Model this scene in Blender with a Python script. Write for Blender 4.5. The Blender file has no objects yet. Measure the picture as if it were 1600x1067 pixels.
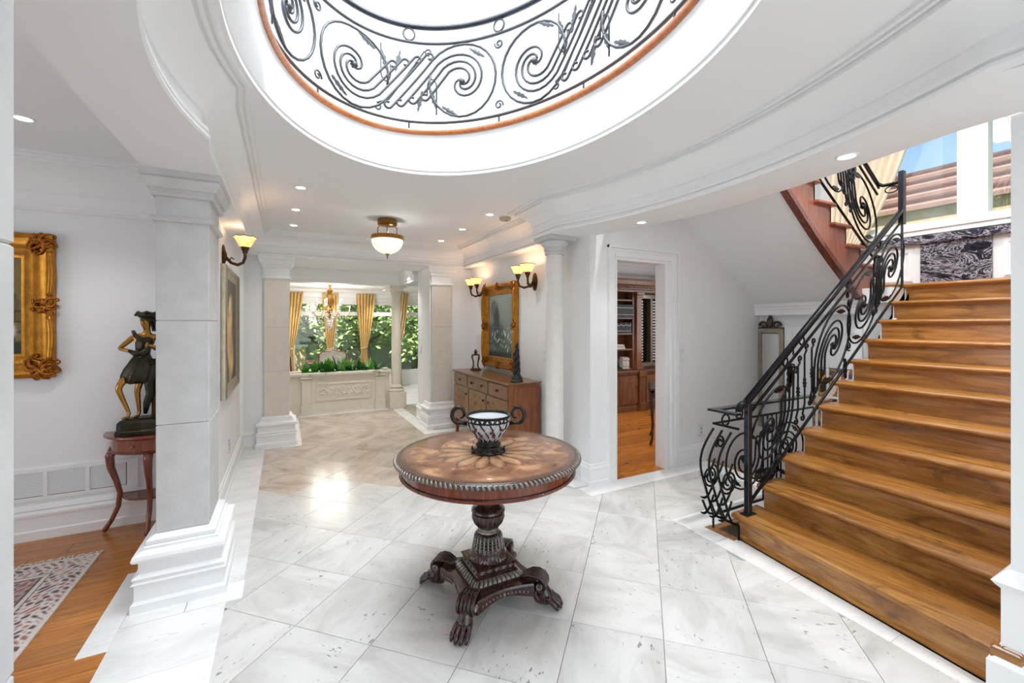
import bpy, math, random
from mathutils import Vector, Matrix
random.seed(7)
PI = math.pi
scene = bpy.context.scene
C = scene.collection
sin, cos = math.sin, math.cos

# ------------------------------------------------------------------ camera, world, sun, exposure
cam_d = bpy.data.cameras.new('camera')
cam_d.sensor_width = 36.0
cam_d.lens = 670.0 / 1600.0 * 36.0
cam_d.shift_y = -27.5 / 1600.0
cam_d.clip_start = 0.02
cam = bpy.data.objects.new('camera', cam_d)
C.objects.link(cam)
YAW = math.atan(355 / 670.0)
cam.location = (0, 0, 1.5)
cam.rotation_euler = (PI / 2, 0, -YAW)
scene.camera = cam

world = bpy.data.worlds.new('sky')
scene.world = world
world.use_nodes = True
wn = world.node_tree.nodes
wl = world.node_tree.links
bg = wn['Background']
sky = wn.new('ShaderNodeTexSky')
sky.sky_type = 'NISHITA'
sky.sun_disc = False
sky.sun_elevation = math.radians(50)
sky.sun_rotation = math.radians(215)
sky.air_density = 1.0
sky.dust_density = 1.0
wl.new(sky.outputs['Color'], bg.inputs['Color'])
bg.inputs['Strength'].default_value = 0.15

sun_d = bpy.data.lights.new('sun', 'SUN')
sun_d.energy = 6.5
sun_d.angle = 0.01
sun_d.color = (1.0, 0.95, 0.86)
sun = bpy.data.objects.new('sun', sun_d)
C.objects.link(sun)
sun.location = (-6, -6, 14)
sun.rotation_euler = (math.radians(42), 0, math.radians(-40))

def area(name, loc, rot, sx, sy, power, col=(0.87, 0.945, 1.0)):
    d = bpy.data.lights.new(name, 'AREA')
    d.shape = 'RECTANGLE'
    d.size = sx
    d.size_y = sy
    d.energy = power
    d.color = col
    o = bpy.data.objects.new(name, d)
    C.objects.link(o)
    o.location = loc
    o.rotation_euler = rot
    return o

# added fill panels: under the upper ceiling, behind the camera, before solid room walls
area('upper_fill', (0.95, 1.9, 5.30), (0, 0, 0), 2.6, 2.6, 170)  # added panel; no skylight is cut in the ceiling above it
area('entrance_fill', (0.95, -1.36, 1.35), (PI / 2, 0, 0), 2.7, 2.1, 20)  # added panel inside the unseen entrance, lights the foyer
area('living_room_fill', (-4.28, 1.8, 1.15), (0, -PI / 2, 0), 1.5, 3.2, 24, (0.82, 0.92, 1.0))  # added panel; the outer wall behind it has no window
area('study_fill', (6.32, 4.4, 1.6), (0, PI / 2, 0), 1.3, 1.4, 10)  # added panel; the side wall behind it has no window

vs = scene.view_settings
vs.view_transform = 'Standard'
vs.look = 'None'
vs.exposure = 0.72
vs.gamma = 1.0
vs.use_curve_mapping = False
try:
    scene.cycles.use_denoising = True
    scene.cycles.max_bounces = 9
    scene.cycles.diffuse_bounces = 6
    scene.cycles.glossy_bounces = 3
    scene.cycles.transmission_bounces = 6
    scene.cycles.transparent_max_bounces = 10
    scene.cycles.caustics_reflective = False
    scene.cycles.caustics_refractive = False
    scene.cycles.sample_clamp_indirect = 4.0
except Exception:
    pass

# ------------------------------------------------------------------ helpers
def lin(r, g, b):
    f = lambda c: (c / 255.0) / 12.92 if c <= 10 else (((c / 255.0) + 0.055) / 1.055) ** 2.4
    return (f(r), f(g), f(b))

class MB:
    def __init__(s):
        s.v = []; s.f = []; s.c = None
    def add(s, vs, fs):
        n = len(s.v)
        s.v += [tuple(p) for p in vs]
        s.f += [tuple(i + n for i in f) for f in fs]
        return s
    def box(s, x0, x1, y0, y1, z0, z1):
        return s.add([(x0, y0, z0), (x1, y0, z0), (x1, y1, z0), (x0, y1, z0), (x0, y0, z1), (x1, y0, z1), (x1, y1, z1), (x0, y1, z1)],
                     [(0, 3, 2, 1), (4, 5, 6, 7), (0, 1, 5, 4), (1, 2, 6, 5), (2, 3, 7, 6), (3, 0, 4, 7)])
    def cbox(s, x0, x1, y0, y1, z0, z1, b=0.004):
        """box with chamfered edges: three stacked rings of a chamfered outline"""
        def ring(d, z):
            c = b
            return [(x0 + d + c, y0 + d, z), (x1 - d - c, y0 + d, z), (x1 - d, y0 + d + c, z), (x1 - d, y1 - d - c, z),
                    (x1 - d - c, y1 - d, z), (x0 + d + c, y1 - d, z), (x0 + d, y1 - d - c, z), (x0 + d, y0 + d + c, z)]
        rings = [ring(b, z0), ring(0, z0 + b), ring(0, z1 - b), ring(b, z1)]
        return s.loft(rings, closed=True, caps=True)
    def loft(s, rings, closed=True, caps=False, wrap=False):
        n = len(rings[0])
        vs = [p for r in rings for p in r]
        fs = []
        m = len(rings)
        for i in range(m if wrap else m - 1):
            a = i * n; b = ((i + 1) % m) * n
            for j in range(n if closed else n - 1):
                k = (j + 1) % n
                fs.append((a + j, a + k, b + k, b + j))
        if caps:
            fs.append(tuple(range(n - 1, -1, -1)))
            fs.append(tuple(range((m - 1) * n, m * n)))
        return s.add(vs, fs)
    def lathe(s, prof, n=24, c=(0, 0, 0), caps=True, sx=1, sy=1):
        rings = [[(c[0] + r * cos(2 * PI * j / n) * sx, c[1] + r * sin(2 * PI * j / n) * sy, c[2] + z) for j in range(n)] for r, z in prof]
        return s.loft(rings, True, caps)
    def flute(s, prof, n=24, amp=0.06, per=3, c=(0, 0, 0)):
        """lathe with lobes around: n lobes"""
        N = n * per
        rings = []
        for p in prof:
            r, z = p[0], p[1]; a = p[2] if len(p) > 2 else amp
            rings.append([(c[0] + r * (1 + a * (cos(2 * PI * j / per) - 0.3)) * cos(2 * PI * j / N), c[1] + r * (1 + a * (cos(2 * PI * j / per) - 0.3)) * sin(2 * PI * j / N), c[2] + z) for j in range(N)])
        return s.loft(rings, True, True)
    def tube(s, pts, r, n=6, closed=False, caps=True, flat=1.0):
        P = [Vector(p) for p in pts]
        Q = [P[0]]
        for p in P[1:]:
            if (p - Q[-1]).length > 1e-5: Q.append(p)
        P = Q
        m = len(P)
        if m < 2: return s
        R = r if isinstance(r, (list, tuple)) else [r] * m
        if len(R) != m: R = [R[min(len(R) - 1, int(i * len(R) / m))] for i in range(m)]
        rings = []
        up = None
        for i in range(m):
            if closed: t = P[(i + 1) % m] - P[i - 1]
            else: t = P[min(i + 1, m - 1)] - P[max(i - 1, 0)]
            t.normalize()
            if up is None:
                up = Vector((0, 0, 1)) if abs(t.z) < 0.9 else Vector((1, 0, 0))
            x = t.cross(up)
            if x.length < 1e-5: x = t.orthogonal()
            x.normalize(); up = x.cross(t).normalized()
            rings.append([P[i] + (x * cos(2 * PI * j / n) + up * sin(2 * PI * j / n) * flat) * R[i] for j in range(n)])
        return s.loft(rings, True, caps and not closed, wrap=closed)
    def sweep(s, path, prof, closed=False):
        """prof (out, z) along a flat path; out = left of travel"""
        m = len(path); rings = []
        P = [Vector((p[0], p[1])) for p in path]
        for i in range(m):
            ns = []
            if i > 0 or closed:
                d = (P[i] - P[i - 1]).normalized(); ns.append(Vector((-d.y, d.x)))
            if i < m - 1 or closed:
                d = (P[(i + 1) % m] - P[i]).normalized(); ns.append(Vector((-d.y, d.x)))
            if len(ns) == 2:
                a = ns[0] + ns[1]
                if a.length < 1e-4: a = ns[0]
                a.normalize(); k = 1.0 / max(0.35, a.dot(ns[0])); nn = a * k
            else: nn = ns[0]
            rings.append([(P[i].x + nn.x * o, P[i].y + nn.y * o, z) for o, z in prof])
        return s.loft(rings, True, not closed, wrap=closed)
    def prism(s, poly, a, b, axis='z'):
        n = len(poly)
        def m(p, t):
            if axis == 'z': return (p[0], p[1], t)
            if axis == 'y': return (p[0], t, p[1])
            return (t, p[0], p[1])
        return s.loft([[m(p, a) for p in poly], [m(p, b) for p in poly]], True, True)
    def ball(s, c, r, n=10, m=6, sz=1.0, sx=1.0, sy=1.0):
        prof = [(max(1e-4, r * sin(PI * i / m)), -r * cos(PI * i / m) * sz) for i in range(m + 1)]
        return s.lathe(prof, n, c, True, sx, sy)
    def xform(s, M):
        s.v = [tuple(M @ Vector(p)) for p in s.v]; return s

def mesh(mb, name, mat, smooth=False):
    me = bpy.data.meshes.new(name)
    me.from_pydata(mb.v, [], mb.f)
    if isinstance(mat, str): mat = M[mat]
    if mat: me.materials.append(mat)
    if mb.c:
        a = me.color_attributes.new('paint', 'FLOAT_COLOR', 'POINT')
        for i, c in enumerate(mb.c): a.data[i].color = (c[0], c[1], c[2], 1)
    import bmesh
    bm = bmesh.new(); bm.from_mesh(me)
    bmesh.ops.recalc_face_normals(bm, faces=bm.faces)
    bm.to_mesh(me); bm.free()
    if smooth:
        for p in me.polygons: p.use_smooth = True
        if smooth != 'all':
            try: me.set_sharp_from_angle(angle=math.radians(42))
            except Exception: pass
    me.update()
    return me

def tag(o, label=None, cat=None, group=None, kind=None):
    if label: o['label'] = label
    if cat: o['category'] = cat
    if group: o['group'] = group
    if kind: o['kind'] = kind
    return o

def ob(name, mb, mat, parent=None, smooth=False, label=None, cat=None, group=None, kind=None, bevel=0):
    me = mb if isinstance(mb, bpy.types.Mesh) else mesh(mb, name, mat, smooth)
    o = bpy.data.objects.new(name, me)
    C.objects.link(o)
    if parent: o.parent = parent
    if bevel:
        b = o.modifiers.new('bevel', 'BEVEL'); b.width = bevel; b.segments = 2; b.limit_method = 'ANGLE'; b.angle_limit = math.radians(50)
    return tag(o, label, cat, group, kind)

def thing(name, label, cat, loc=(0, 0, 0), rz=0, group=None, kind=None):
    o = bpy.data.objects.new(name, None)
    o.empty_display_size = 0.05
    C.objects.link(o)
    o.location = loc
    o.rotation_euler = (0, 0, rz)
    return tag(o, label, cat, group, kind)

def struct(name, mb, mat, label=None, parent=None, smooth=False, bevel=0):
    return ob(name, mb, mat, parent, smooth, label=label, kind='structure' if parent is None else None, bevel=bevel)

def dup(root, loc=None, rz=None, label=None, group=None):
    r = root.copy(); C.objects.link(r)
    if loc is not None: r.location = loc
    if rz is not None: r.rotation_euler = (0, 0, rz)
    if label: r['label'] = label
    if group: r['group'] = group
    for ch in list(root.children):
        c = ch.copy(); C.objects.link(c); c.parent = r
        for g in list(ch.children):
            d = g.copy(); C.objects.link(d); d.parent = c
    return r

def arc(cx, cy, r, a0, a1, n=12, k=1.0):
    return [(cx + r * cos(a0 + (a1 - a0) * i / n), cy + r * k * sin(a0 + (a1 - a0) * i / n)) for i in range(n + 1)]

# ------------------------------------------------------------------ materials
M = {}
def nodes(name):
    m = bpy.data.materials.new(name); m.use_nodes = True
    nt = m.node_tree
    return m, nt, nt.nodes['Principled BSDF'], nt.nodes, nt.links

def mat(key, col, rough=0.5, metal=0.0, var=0.0, scale=6.0, bump=0.0, bscale=40.0, stretch=(1, 1, 1), coat=0.0, spec=0.5, col2=None, detail=6, emit=0, trans=0, sss=0):
    m, nt, p, N, L = nodes(key)
    p.inputs['Base Color'].default_value = (*col, 1)
    p.inputs['Roughness'].default_value = rough
    p.inputs['Metallic'].default_value = metal
    p.inputs['Specular IOR Level'].default_value = spec
    if coat: p.inputs['Coat Weight'].default_value = coat; p.inputs['Coat Roughness'].default_value = 0.08
    if trans: p.inputs['Transmission Weight'].default_value = trans
    if emit:
        p.inputs['Emission Color'].default_value = (*col, 1); p.inputs['Emission Strength'].default_value = emit
    tc = N.new('ShaderNodeTexCoord'); mp = N.new('ShaderNodeMapping')
    mp.inputs['Scale'].default_value = stretch
    L.new(tc.outputs['Object'], mp.inputs['Vector'])
    if var or col2:
        nz = N.new('ShaderNodeTexNoise'); nz.inputs['Scale'].default_value = scale; nz.inputs['Detail'].default_value = detail
        L.new(mp.outputs['Vector'], nz.inputs['Vector'])
        rp = N.new('ShaderNodeValToRGB')
        c2 = col2 or tuple(c * (1 - var) for c in col)
        rp.color_ramp.elements[0].color = (*c2, 1); rp.color_ramp.elements[0].position = 0.32
        rp.color_ramp.elements[1].color = (*col, 1); rp.color_ramp.elements[1].position = 0.66
        L.new(nz.outputs['Fac'], rp.inputs['Fac']); L.new(rp.outputs['Color'], p.inputs['Base Color'])
        if emit: L.new(rp.outputs['Color'], p.inputs['Emission Color'])
    if bump:
        n2 = N.new('ShaderNodeTexNoise'); n2.inputs['Scale'].default_value = bscale; n2.inputs['Detail'].default_value = 4
        L.new(mp.outputs['Vector'], n2.inputs['Vector'])
        b = N.new('ShaderNodeBump'); b.inputs['Strength'].default_value = bump; b.inputs['Distance'].default_value = 0.01
        L.new(n2.outputs['Fac'], b.inputs['Height']); L.new(b.outputs['Normal'], p.inputs['Normal'])
    M[key] = m
    return m

def ramp(N, stops):
    r = N.new('ShaderNodeValToRGB'); e = r.color_ramp.elements
    while len(e) < len(stops): e.new(0.5)
    for i, (pos, c) in enumerate(stops):
        e[i].position = pos; e[i].color = (*c, 1)
    return r

def wood(key, dark, mid, light, axis=0, scale=2.2, rough=0.3, coat=0.2, knots=True, rnd=True, across=9.0, along=0.9):
    m, nt, p, N, L = nodes(key)
    tc = N.new('ShaderNodeTexCoord'); mp = N.new('ShaderNodeMapping')
    st = [across] * 3; st[axis] = along
    mp.inputs['Scale'].default_value = st
    oi = N.new('ShaderNodeObjectInfo')
    vm = N.new('ShaderNodeVectorMath'); vm.operation = 'ADD'
    sc = N.new('ShaderNodeVectorMath'); sc.operation = 'SCALE'; sc.inputs[0].default_value = (13, 17, 7)
    L.new(oi.outputs['Random'], sc.inputs['Scale'])
    L.new(tc.outputs['Object'], vm.inputs[0]); L.new(sc.outputs[0], vm.inputs[1]); L.new(vm.outputs[0], mp.inputs['Vector'])
    n1 = N.new('ShaderNodeTexNoise'); n1.inputs['Scale'].default_value = scale; n1.inputs['Detail'].default_value = 8; n1.inputs['Distortion'].default_value = 1.6; n1.inputs['Roughness'].default_value = 0.62
    L.new(mp.outputs[0], n1.inputs['Vector'])
    r = ramp(N, [(0.22, dark), (0.48, mid), (0.74, light)])
    L.new(n1.outputs['Fac'], r.inputs['Fac'])
    out = r.outputs['Color']
    if rnd:
        hs = N.new('ShaderNodeHueSaturation')
        mr = N.new('ShaderNodeMapRange'); mr.inputs['To Min'].default_value = 0.82; mr.inputs['To Max'].default_value = 1.15
        L.new(oi.outputs['Random'], mr.inputs['Value']); L.new(mr.outputs[0], hs.inputs['Value']); L.new(out, hs.inputs['Color'])
        out = hs.outputs['Color']
    if knots:
        vo = N.new('ShaderNodeTexNoise'); vo.inputs['Scale'].default_value = 2.6; vo.inputs['Detail'].default_value = 3; vo.inputs['Distortion'].default_value = 2.0
        mp2 = N.new('ShaderNodeMapping'); st2 = [2.4] * 3; st2[axis] = 1.1; mp2.inputs['Scale'].default_value = st2
        L.new(vm.outputs[0], mp2.inputs['Vector']); L.new(mp2.outputs[0], vo.inputs['Vector'])
        rk = ramp(N, [(0.27, (0.45, 0.45, 0.45)), (0.40, (1, 1, 1))])
        L.new(vo.outputs['Fac'], rk.inputs['Fac'])
        mx = N.new('ShaderNodeMix'); mx.data_type = 'RGBA'; mx.blend_type = 'MULTIPLY'; mx.inputs['Factor'].default_value = 0.8
        L.new(out, mx.inputs['A']); L.new(rk.outputs['Color'], mx.inputs['B']); out = mx.outputs['Result']
    L.new(out, p.inputs['Base Color'])
    p.inputs['Roughness'].default_value = rough
    p.inputs['Coat Weight'].default_value = coat; p.inputs['Coat Roughness'].default_value = 0.12
    M[key] = m

mat('white', (0.86, 0.865, 0.87), 0.5, var=0.02, scale=1.5)
mat('wall', (0.83, 0.838, 0.85), 0.7, var=0.02, scale=1.2, bump=0.03, bscale=120)
mat('ceil', (0.86, 0.868, 0.875), 0.8, var=0.015, scale=1.0)
mat('grey_stone', lin(204, 204, 204), 0.6, var=0.10, scale=9, bump=0.12, bscale=60)
mat('beige_stone', lin(220, 212, 202), 0.6, var=0.07, scale=16, bump=0.08, bscale=70, stretch=(1, 1, 0.4))
mat('cream_stone', lin(224, 216, 200), 0.6, var=0.06, scale=14, bump=0.05)
mat('iron', (0.012, 0.013, 0.016), 0.30, 0.75, bump=0.05, bscale=90)
mat('iron_pale', (0.075, 0.078, 0.085), 0.42, 0.5, bump=0.05, bscale=90)
mat('steel_rail', (0.055, 0.06, 0.07), 0.25, 0.8, var=0.2)
mat('brass', lin(176, 128, 62), 0.28, 0.9, var=0.3, scale=10)
mat('bronze', lin(92, 64, 38), 0.38, 0.8, var=0.4, scale=14, bump=0.1)
mat('gold', lin(196, 132, 48), 0.32, 0.85, var=0.35, scale=18, bump=0.15, bscale=70)
mat('gold_deep', lin(172, 104, 36), 0.35, 0.8, var=0.45, scale=30, bump=0.3, bscale=80)
mat('champagne', lin(176, 165, 145), 0.35, 0.7, var=0.2, scale=20, bump=0.08)
mat('antique_silver', lin(96, 86, 72), 0.4, 0.7, var=0.4, scale=30, bump=0.2)
mat('statue_dark', lin(66, 62, 50), 0.35, 0.75, var=0.55, scale=12, bump=0.2, bscale=30)
mat('statue_skin', lin(186, 136, 66), 0.26, 0.8, var=0.35, scale=9, bump=0.05)
mat('glass', (1, 1, 1), 0.02, trans=1.0)
mat('frost', (1.0, 0.93, 0.84), 0.5, var=0.12, scale=7, emit=0.45)
mat('amber_shade', (1.0, 0.66, 0.30), 0.45, col2=(0.92, 0.42, 0.12), scale=20, emit=0.85)
mat('lamp', (1.0, 0.97, 0.92), 0.4, emit=9.0)
mat('bulb', (1.0, 0.80, 0.50), 0.4, emit=7.0)
mat('plastic', (0.78, 0.78, 0.77), 0.35, var=0.02)
mat('beige_plastic', lin(178, 168, 152), 0.5, var=0.04)
mat('black', (0.01, 0.01, 0.011), 0.4, var=0.2)
mat('mirror', (0.86, 0.86, 0.85), 0.04, 1.0, var=0.02)
mat('cushion', lin(222, 214, 206), 0.8, var=0.06, bump=0.05, bscale=150)
mat('fringe', lin(236, 232, 226), 0.9, var=0.08, scale=40)
mat('leaf', lin(98, 172, 54), 0.45, col2=lin(52, 118, 30), scale=9)
mat('leaf_dark', lin(66, 128, 48), 0.45, col2=lin(34, 84, 30), scale=9)
mat('tree_leaf', lin(186, 206, 134), 0.7, col2=lin(116, 150, 84), scale=1.6)
mat('bark', lin(92, 82, 70), 0.9, var=0.4, scale=12, bump=0.4, bscale=20)
mat('grass', lin(122, 160, 84), 0.9, var=0.3, scale=8, bump=0.3)
mat('garden_wall', lin(176, 186, 178), 0.9, var=0.15, scale=3)
mat('soil', lin(46, 36, 28), 0.95, var=0.4, scale=30, bump=0.4)
mat('drape', lin(232, 200, 134), 0.6, var=0.18, scale=5, stretch=(6, 6, 0.6))
mat('cream_drape', lin(244, 232, 208), 0.65, var=0.10, scale=4, stretch=(5, 5, 0.6))
mat('sheer', lin(240, 240, 238), 0.8, var=0.03)
mat('roof_tile', lin(96, 66, 58), 0.85, var=0.35, scale=4, bump=0.2)
mat('roof_grey', lin(92, 96, 100), 0.85, var=0.2, scale=4)
mat('neighbour_brick', lin(206, 184, 150), 0.9, var=0.25, scale=6, bump=0.2)
mat('crystal', (0.95, 0.95, 0.96), 0.05, var=0.05, spec=1.0, trans=0.5)
mat('book_black', lin(40, 40, 44), 0.5, var=0.3)
mat('book_white', lin(214, 210, 202), 0.6, var=0.1)
mat('book_red', lin(110, 44, 36), 0.5, var=0.2)
mat('blue_rail', (0.03, 0.035, 0.045), 0.10, 0.6, var=0.1)
mat('grout', lin(180, 178, 174), 0.9, var=0.1)
mat('porcelain', lin(216, 224, 232), 0.12, var=0.06, scale=20, coat=0.5)
mat('pewter', lin(58, 54, 50), 0.32, 0.75, var=0.5, scale=40, bump=0.2)
mat('ruby', lin(120, 24, 20), 0.15, var=0.3, coat=0.5)
mat('carve_light', lin(170, 160, 148), 0.38, 0.4, col2=lin(44, 34, 30), scale=38, bump=0.3)

wood('oak_floor', lin(116, 64, 16), lin(176, 108, 36), lin(204, 138, 60), 0, rough=0.28, coat=0.25)
wood('stair_wood', lin(100, 60, 22), lin(158, 104, 46), lin(196, 144, 78), 1, rough=0.22, coat=0.4, scale=1.8)
wood('study_floor', lin(132, 70, 14), lin(196, 114, 28), lin(222, 142, 50), 0, rough=0.25, coat=0.2)
wood('cherry', lin(92, 42, 26), lin(140, 76, 52), lin(168, 100, 72), 2, rough=0.3, coat=0.3, knots=False)
wood('mahogany', lin(70, 26, 14), lin(112, 50, 30), lin(146, 74, 46), 2, rough=0.22, coat=0.4, knots=False)
wood('table_dark', lin(26, 14, 11), lin(50, 27, 21), lin(84, 52, 42), 2, rough=0.26, coat=0.35, knots=False, rnd=False)
wood('bookcase_wood', lin(84, 50, 28), lin(124, 80, 50), lin(146, 102, 70), 2, rough=0.35, coat=0.2, knots=False)
wood('trim_wood', lin(150, 84, 44), lin(184, 112, 66), lin(206, 136, 88), 0, rough=0.3, coat=0.3, knots=False, rnd=False)
wood('sideboard_front', lin(88, 58, 32), lin(122, 86, 52), lin(142, 106, 70), 2, rough=0.3, coat=0.3, knots=False, rnd=False)
wood('sideboard_side', lin(92, 44, 18), lin(132, 72, 34), lin(152, 92, 48), 2, rough=0.25, coat=0.4, knots=False, rnd=False)

def stone_tile(key, a, b, dark, rough=0.22, pits=0.5):
    m, nt, p, N, L = nodes(key)
    tc = N.new('ShaderNodeTexCoord'); oi = N.new('ShaderNodeObjectInfo')
    sc = N.new('ShaderNodeVectorMath'); sc.operation = 'SCALE'; sc.inputs[0].default_value = (31, 17, 11); L.new(oi.outputs['Random'], sc.inputs['Scale'])
    vm = N.new('ShaderNodeVectorMath'); vm.operation = 'ADD'; L.new(tc.outputs['Object'], vm.inputs[0]); L.new(sc.outputs[0], vm.inputs[1])
    rot = N.new('ShaderNodeMapping'); rot.inputs['Scale'].default_value = (2.0, 5.0, 3.0); rot.inputs['Rotation'].default_value = (0, 0, 0.5)
    L.new(vm.outputs[0], rot.inputs['Vector'])
    n1 = N.new('ShaderNodeTexNoise'); n1.inputs['Scale'].default_value = 1.1; n1.inputs['Detail'].default_value = 9; n1.inputs['Roughness'].default_value = 0.6; n1.inputs['Distortion'].default_value = 0.8
    L.new(rot.outputs[0], n1.inputs['Vector'])
    r1 = ramp(N, [(0.28, b), (0.56, a), (0.8, tuple(min(1, c * 1.06) for c in a))]); L.new(n1.outputs['Fac'], r1.inputs['Fac'])
    n2 = N.new('ShaderNodeTexNoise'); n2.inputs['Scale'].default_value = 34; n2.inputs['Detail'].default_value = 3
    mp2 = N.new('ShaderNodeMapping'); mp2.inputs['Scale'].default_value = (0.7, 1.6, 1); mp2.inputs['Rotation'].default_value = (0, 0, 0.5)
    L.new(vm.outputs[0], mp2.inputs['Vector']); L.new(mp2.outputs[0], n2.inputs['Vector'])
    n3 = N.new('ShaderNodeTexNoise'); n3.inputs['Scale'].default_value = 4; L.new(vm.outputs[0], n3.inputs['Vector'])
    ad = N.new('ShaderNodeMath'); ad.operation = 'MULTIPLY_ADD'; ad.inputs[1].default_value = 0.35
    L.new(n3.outputs['Fac'], ad.inputs[0]); L.new(n2.outputs['Fac'], ad.inputs[2])
    r2 = ramp(N, [(0.86 - 0.0, (0, 0, 0)), (0.93, (1, 1, 1))]); L.new(ad.outputs[0], r2.inputs['Fac'])
    ml = N.new('ShaderNodeMath'); ml.operation = 'MULTIPLY'; ml.inputs[1].default_value = pits; L.new(r2.outputs['Color'], ml.inputs[0])
    mx = N.new('ShaderNodeMix'); mx.data_type = 'RGBA'; L.new(ml.outputs[0], mx.inputs['Factor']); L.new(r1.outputs['Color'], mx.inputs['A']); mx.inputs['B'].default_value = (*dark, 1)
    hs = N.new('ShaderNodeHueSaturation'); mr = N.new('ShaderNodeMapRange'); mr.inputs['To Min'].default_value = 0.93; mr.inputs['To Max'].default_value = 1.05
    L.new(oi.outputs['Random'], mr.inputs['Value']); L.new(mr.outputs[0], hs.inputs['Value']); L.new(mx.outputs['Result'], hs.inputs['Color'])
    L.new(hs.outputs['Color'], p.inputs['Base Color'])
    p.inputs['Roughness'].default_value = rough
    M[key] = m
stone_tile('travertine', lin(210, 208, 205), lin(184, 181, 176), lin(110, 104, 98), 0.20, 0.75)
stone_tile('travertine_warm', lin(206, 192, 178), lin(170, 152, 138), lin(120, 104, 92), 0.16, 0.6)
stone_tile('border_stone', lin(236, 236, 235), lin(218, 217, 215), lin(170, 166, 160), 0.30, 0.4)

def marble(key):
    m, nt, p, N, L = nodes(key)
    tc = N.new('ShaderNodeTexCoord')
    n1 = N.new('ShaderNodeTexNoise'); n1.inputs['Scale'].default_value = 4; n1.inputs['Detail'].default_value = 12; n1.inputs['Roughness'].default_value = 0.7; n1.inputs['Distortion'].default_value = 1.2
    mpn = N.new('ShaderNodeMapping'); mpn.inputs['Scale'].default_value = (1, 0.8, 2.0); mpn.inputs['Rotation'].default_value = (0.4, 0, 0); L.new(tc.outputs['Object'], mpn.inputs['Vector'])
    L.new(mpn.outputs[0], n1.inputs['Vector'])
    r = ramp(N, [(0.36, lin(28, 26, 34)), (0.44, lin(52, 50, 62)), (0.47, lin(190, 188, 198)), (0.49, lin(60, 58, 70)), (0.54, lin(44, 42, 54)), (0.565, lin(206, 204, 212)), (0.585, lin(74, 70, 84)), (0.68, lin(32, 30, 40))])
    L.new(n1.outputs['Fac'], r.inputs['Fac']); L.new(r.outputs['Color'], p.inputs['Base Color'])
    p.inputs['Roughness'].default_value = 0.12
    M[key] = m
marble('dark_marble')

def paint_mat(key, rough=0.4):
    m, nt, p, N, L = nodes(key)
    a = N.new('ShaderNodeAttribute'); a.attribute_name = 'paint'
    tc = N.new('ShaderNodeTexCoord'); n = N.new('ShaderNodeTexNoise'); n.inputs['Scale'].default_value = 60; L.new(tc.outputs['Object'], n.inputs['Vector'])
    hs = N.new('ShaderNodeHueSaturation'); mr = N.new('ShaderNodeMapRange'); mr.inputs['To Min'].default_value = 0.7; mr.inputs['To Max'].default_value = 1.3
    L.new(n.outputs['Fac'], mr.inputs['Value']); L.new(mr.outputs[0], hs.inputs['Value']); L.new(a.outputs['Color'], hs.inputs['Color'])
    L.new(hs.outputs['Color'], p.inputs['Base Color'])
    p.inputs['Roughness'].default_value = rough
    M[key] = m
paint_mat('paint')

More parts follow.
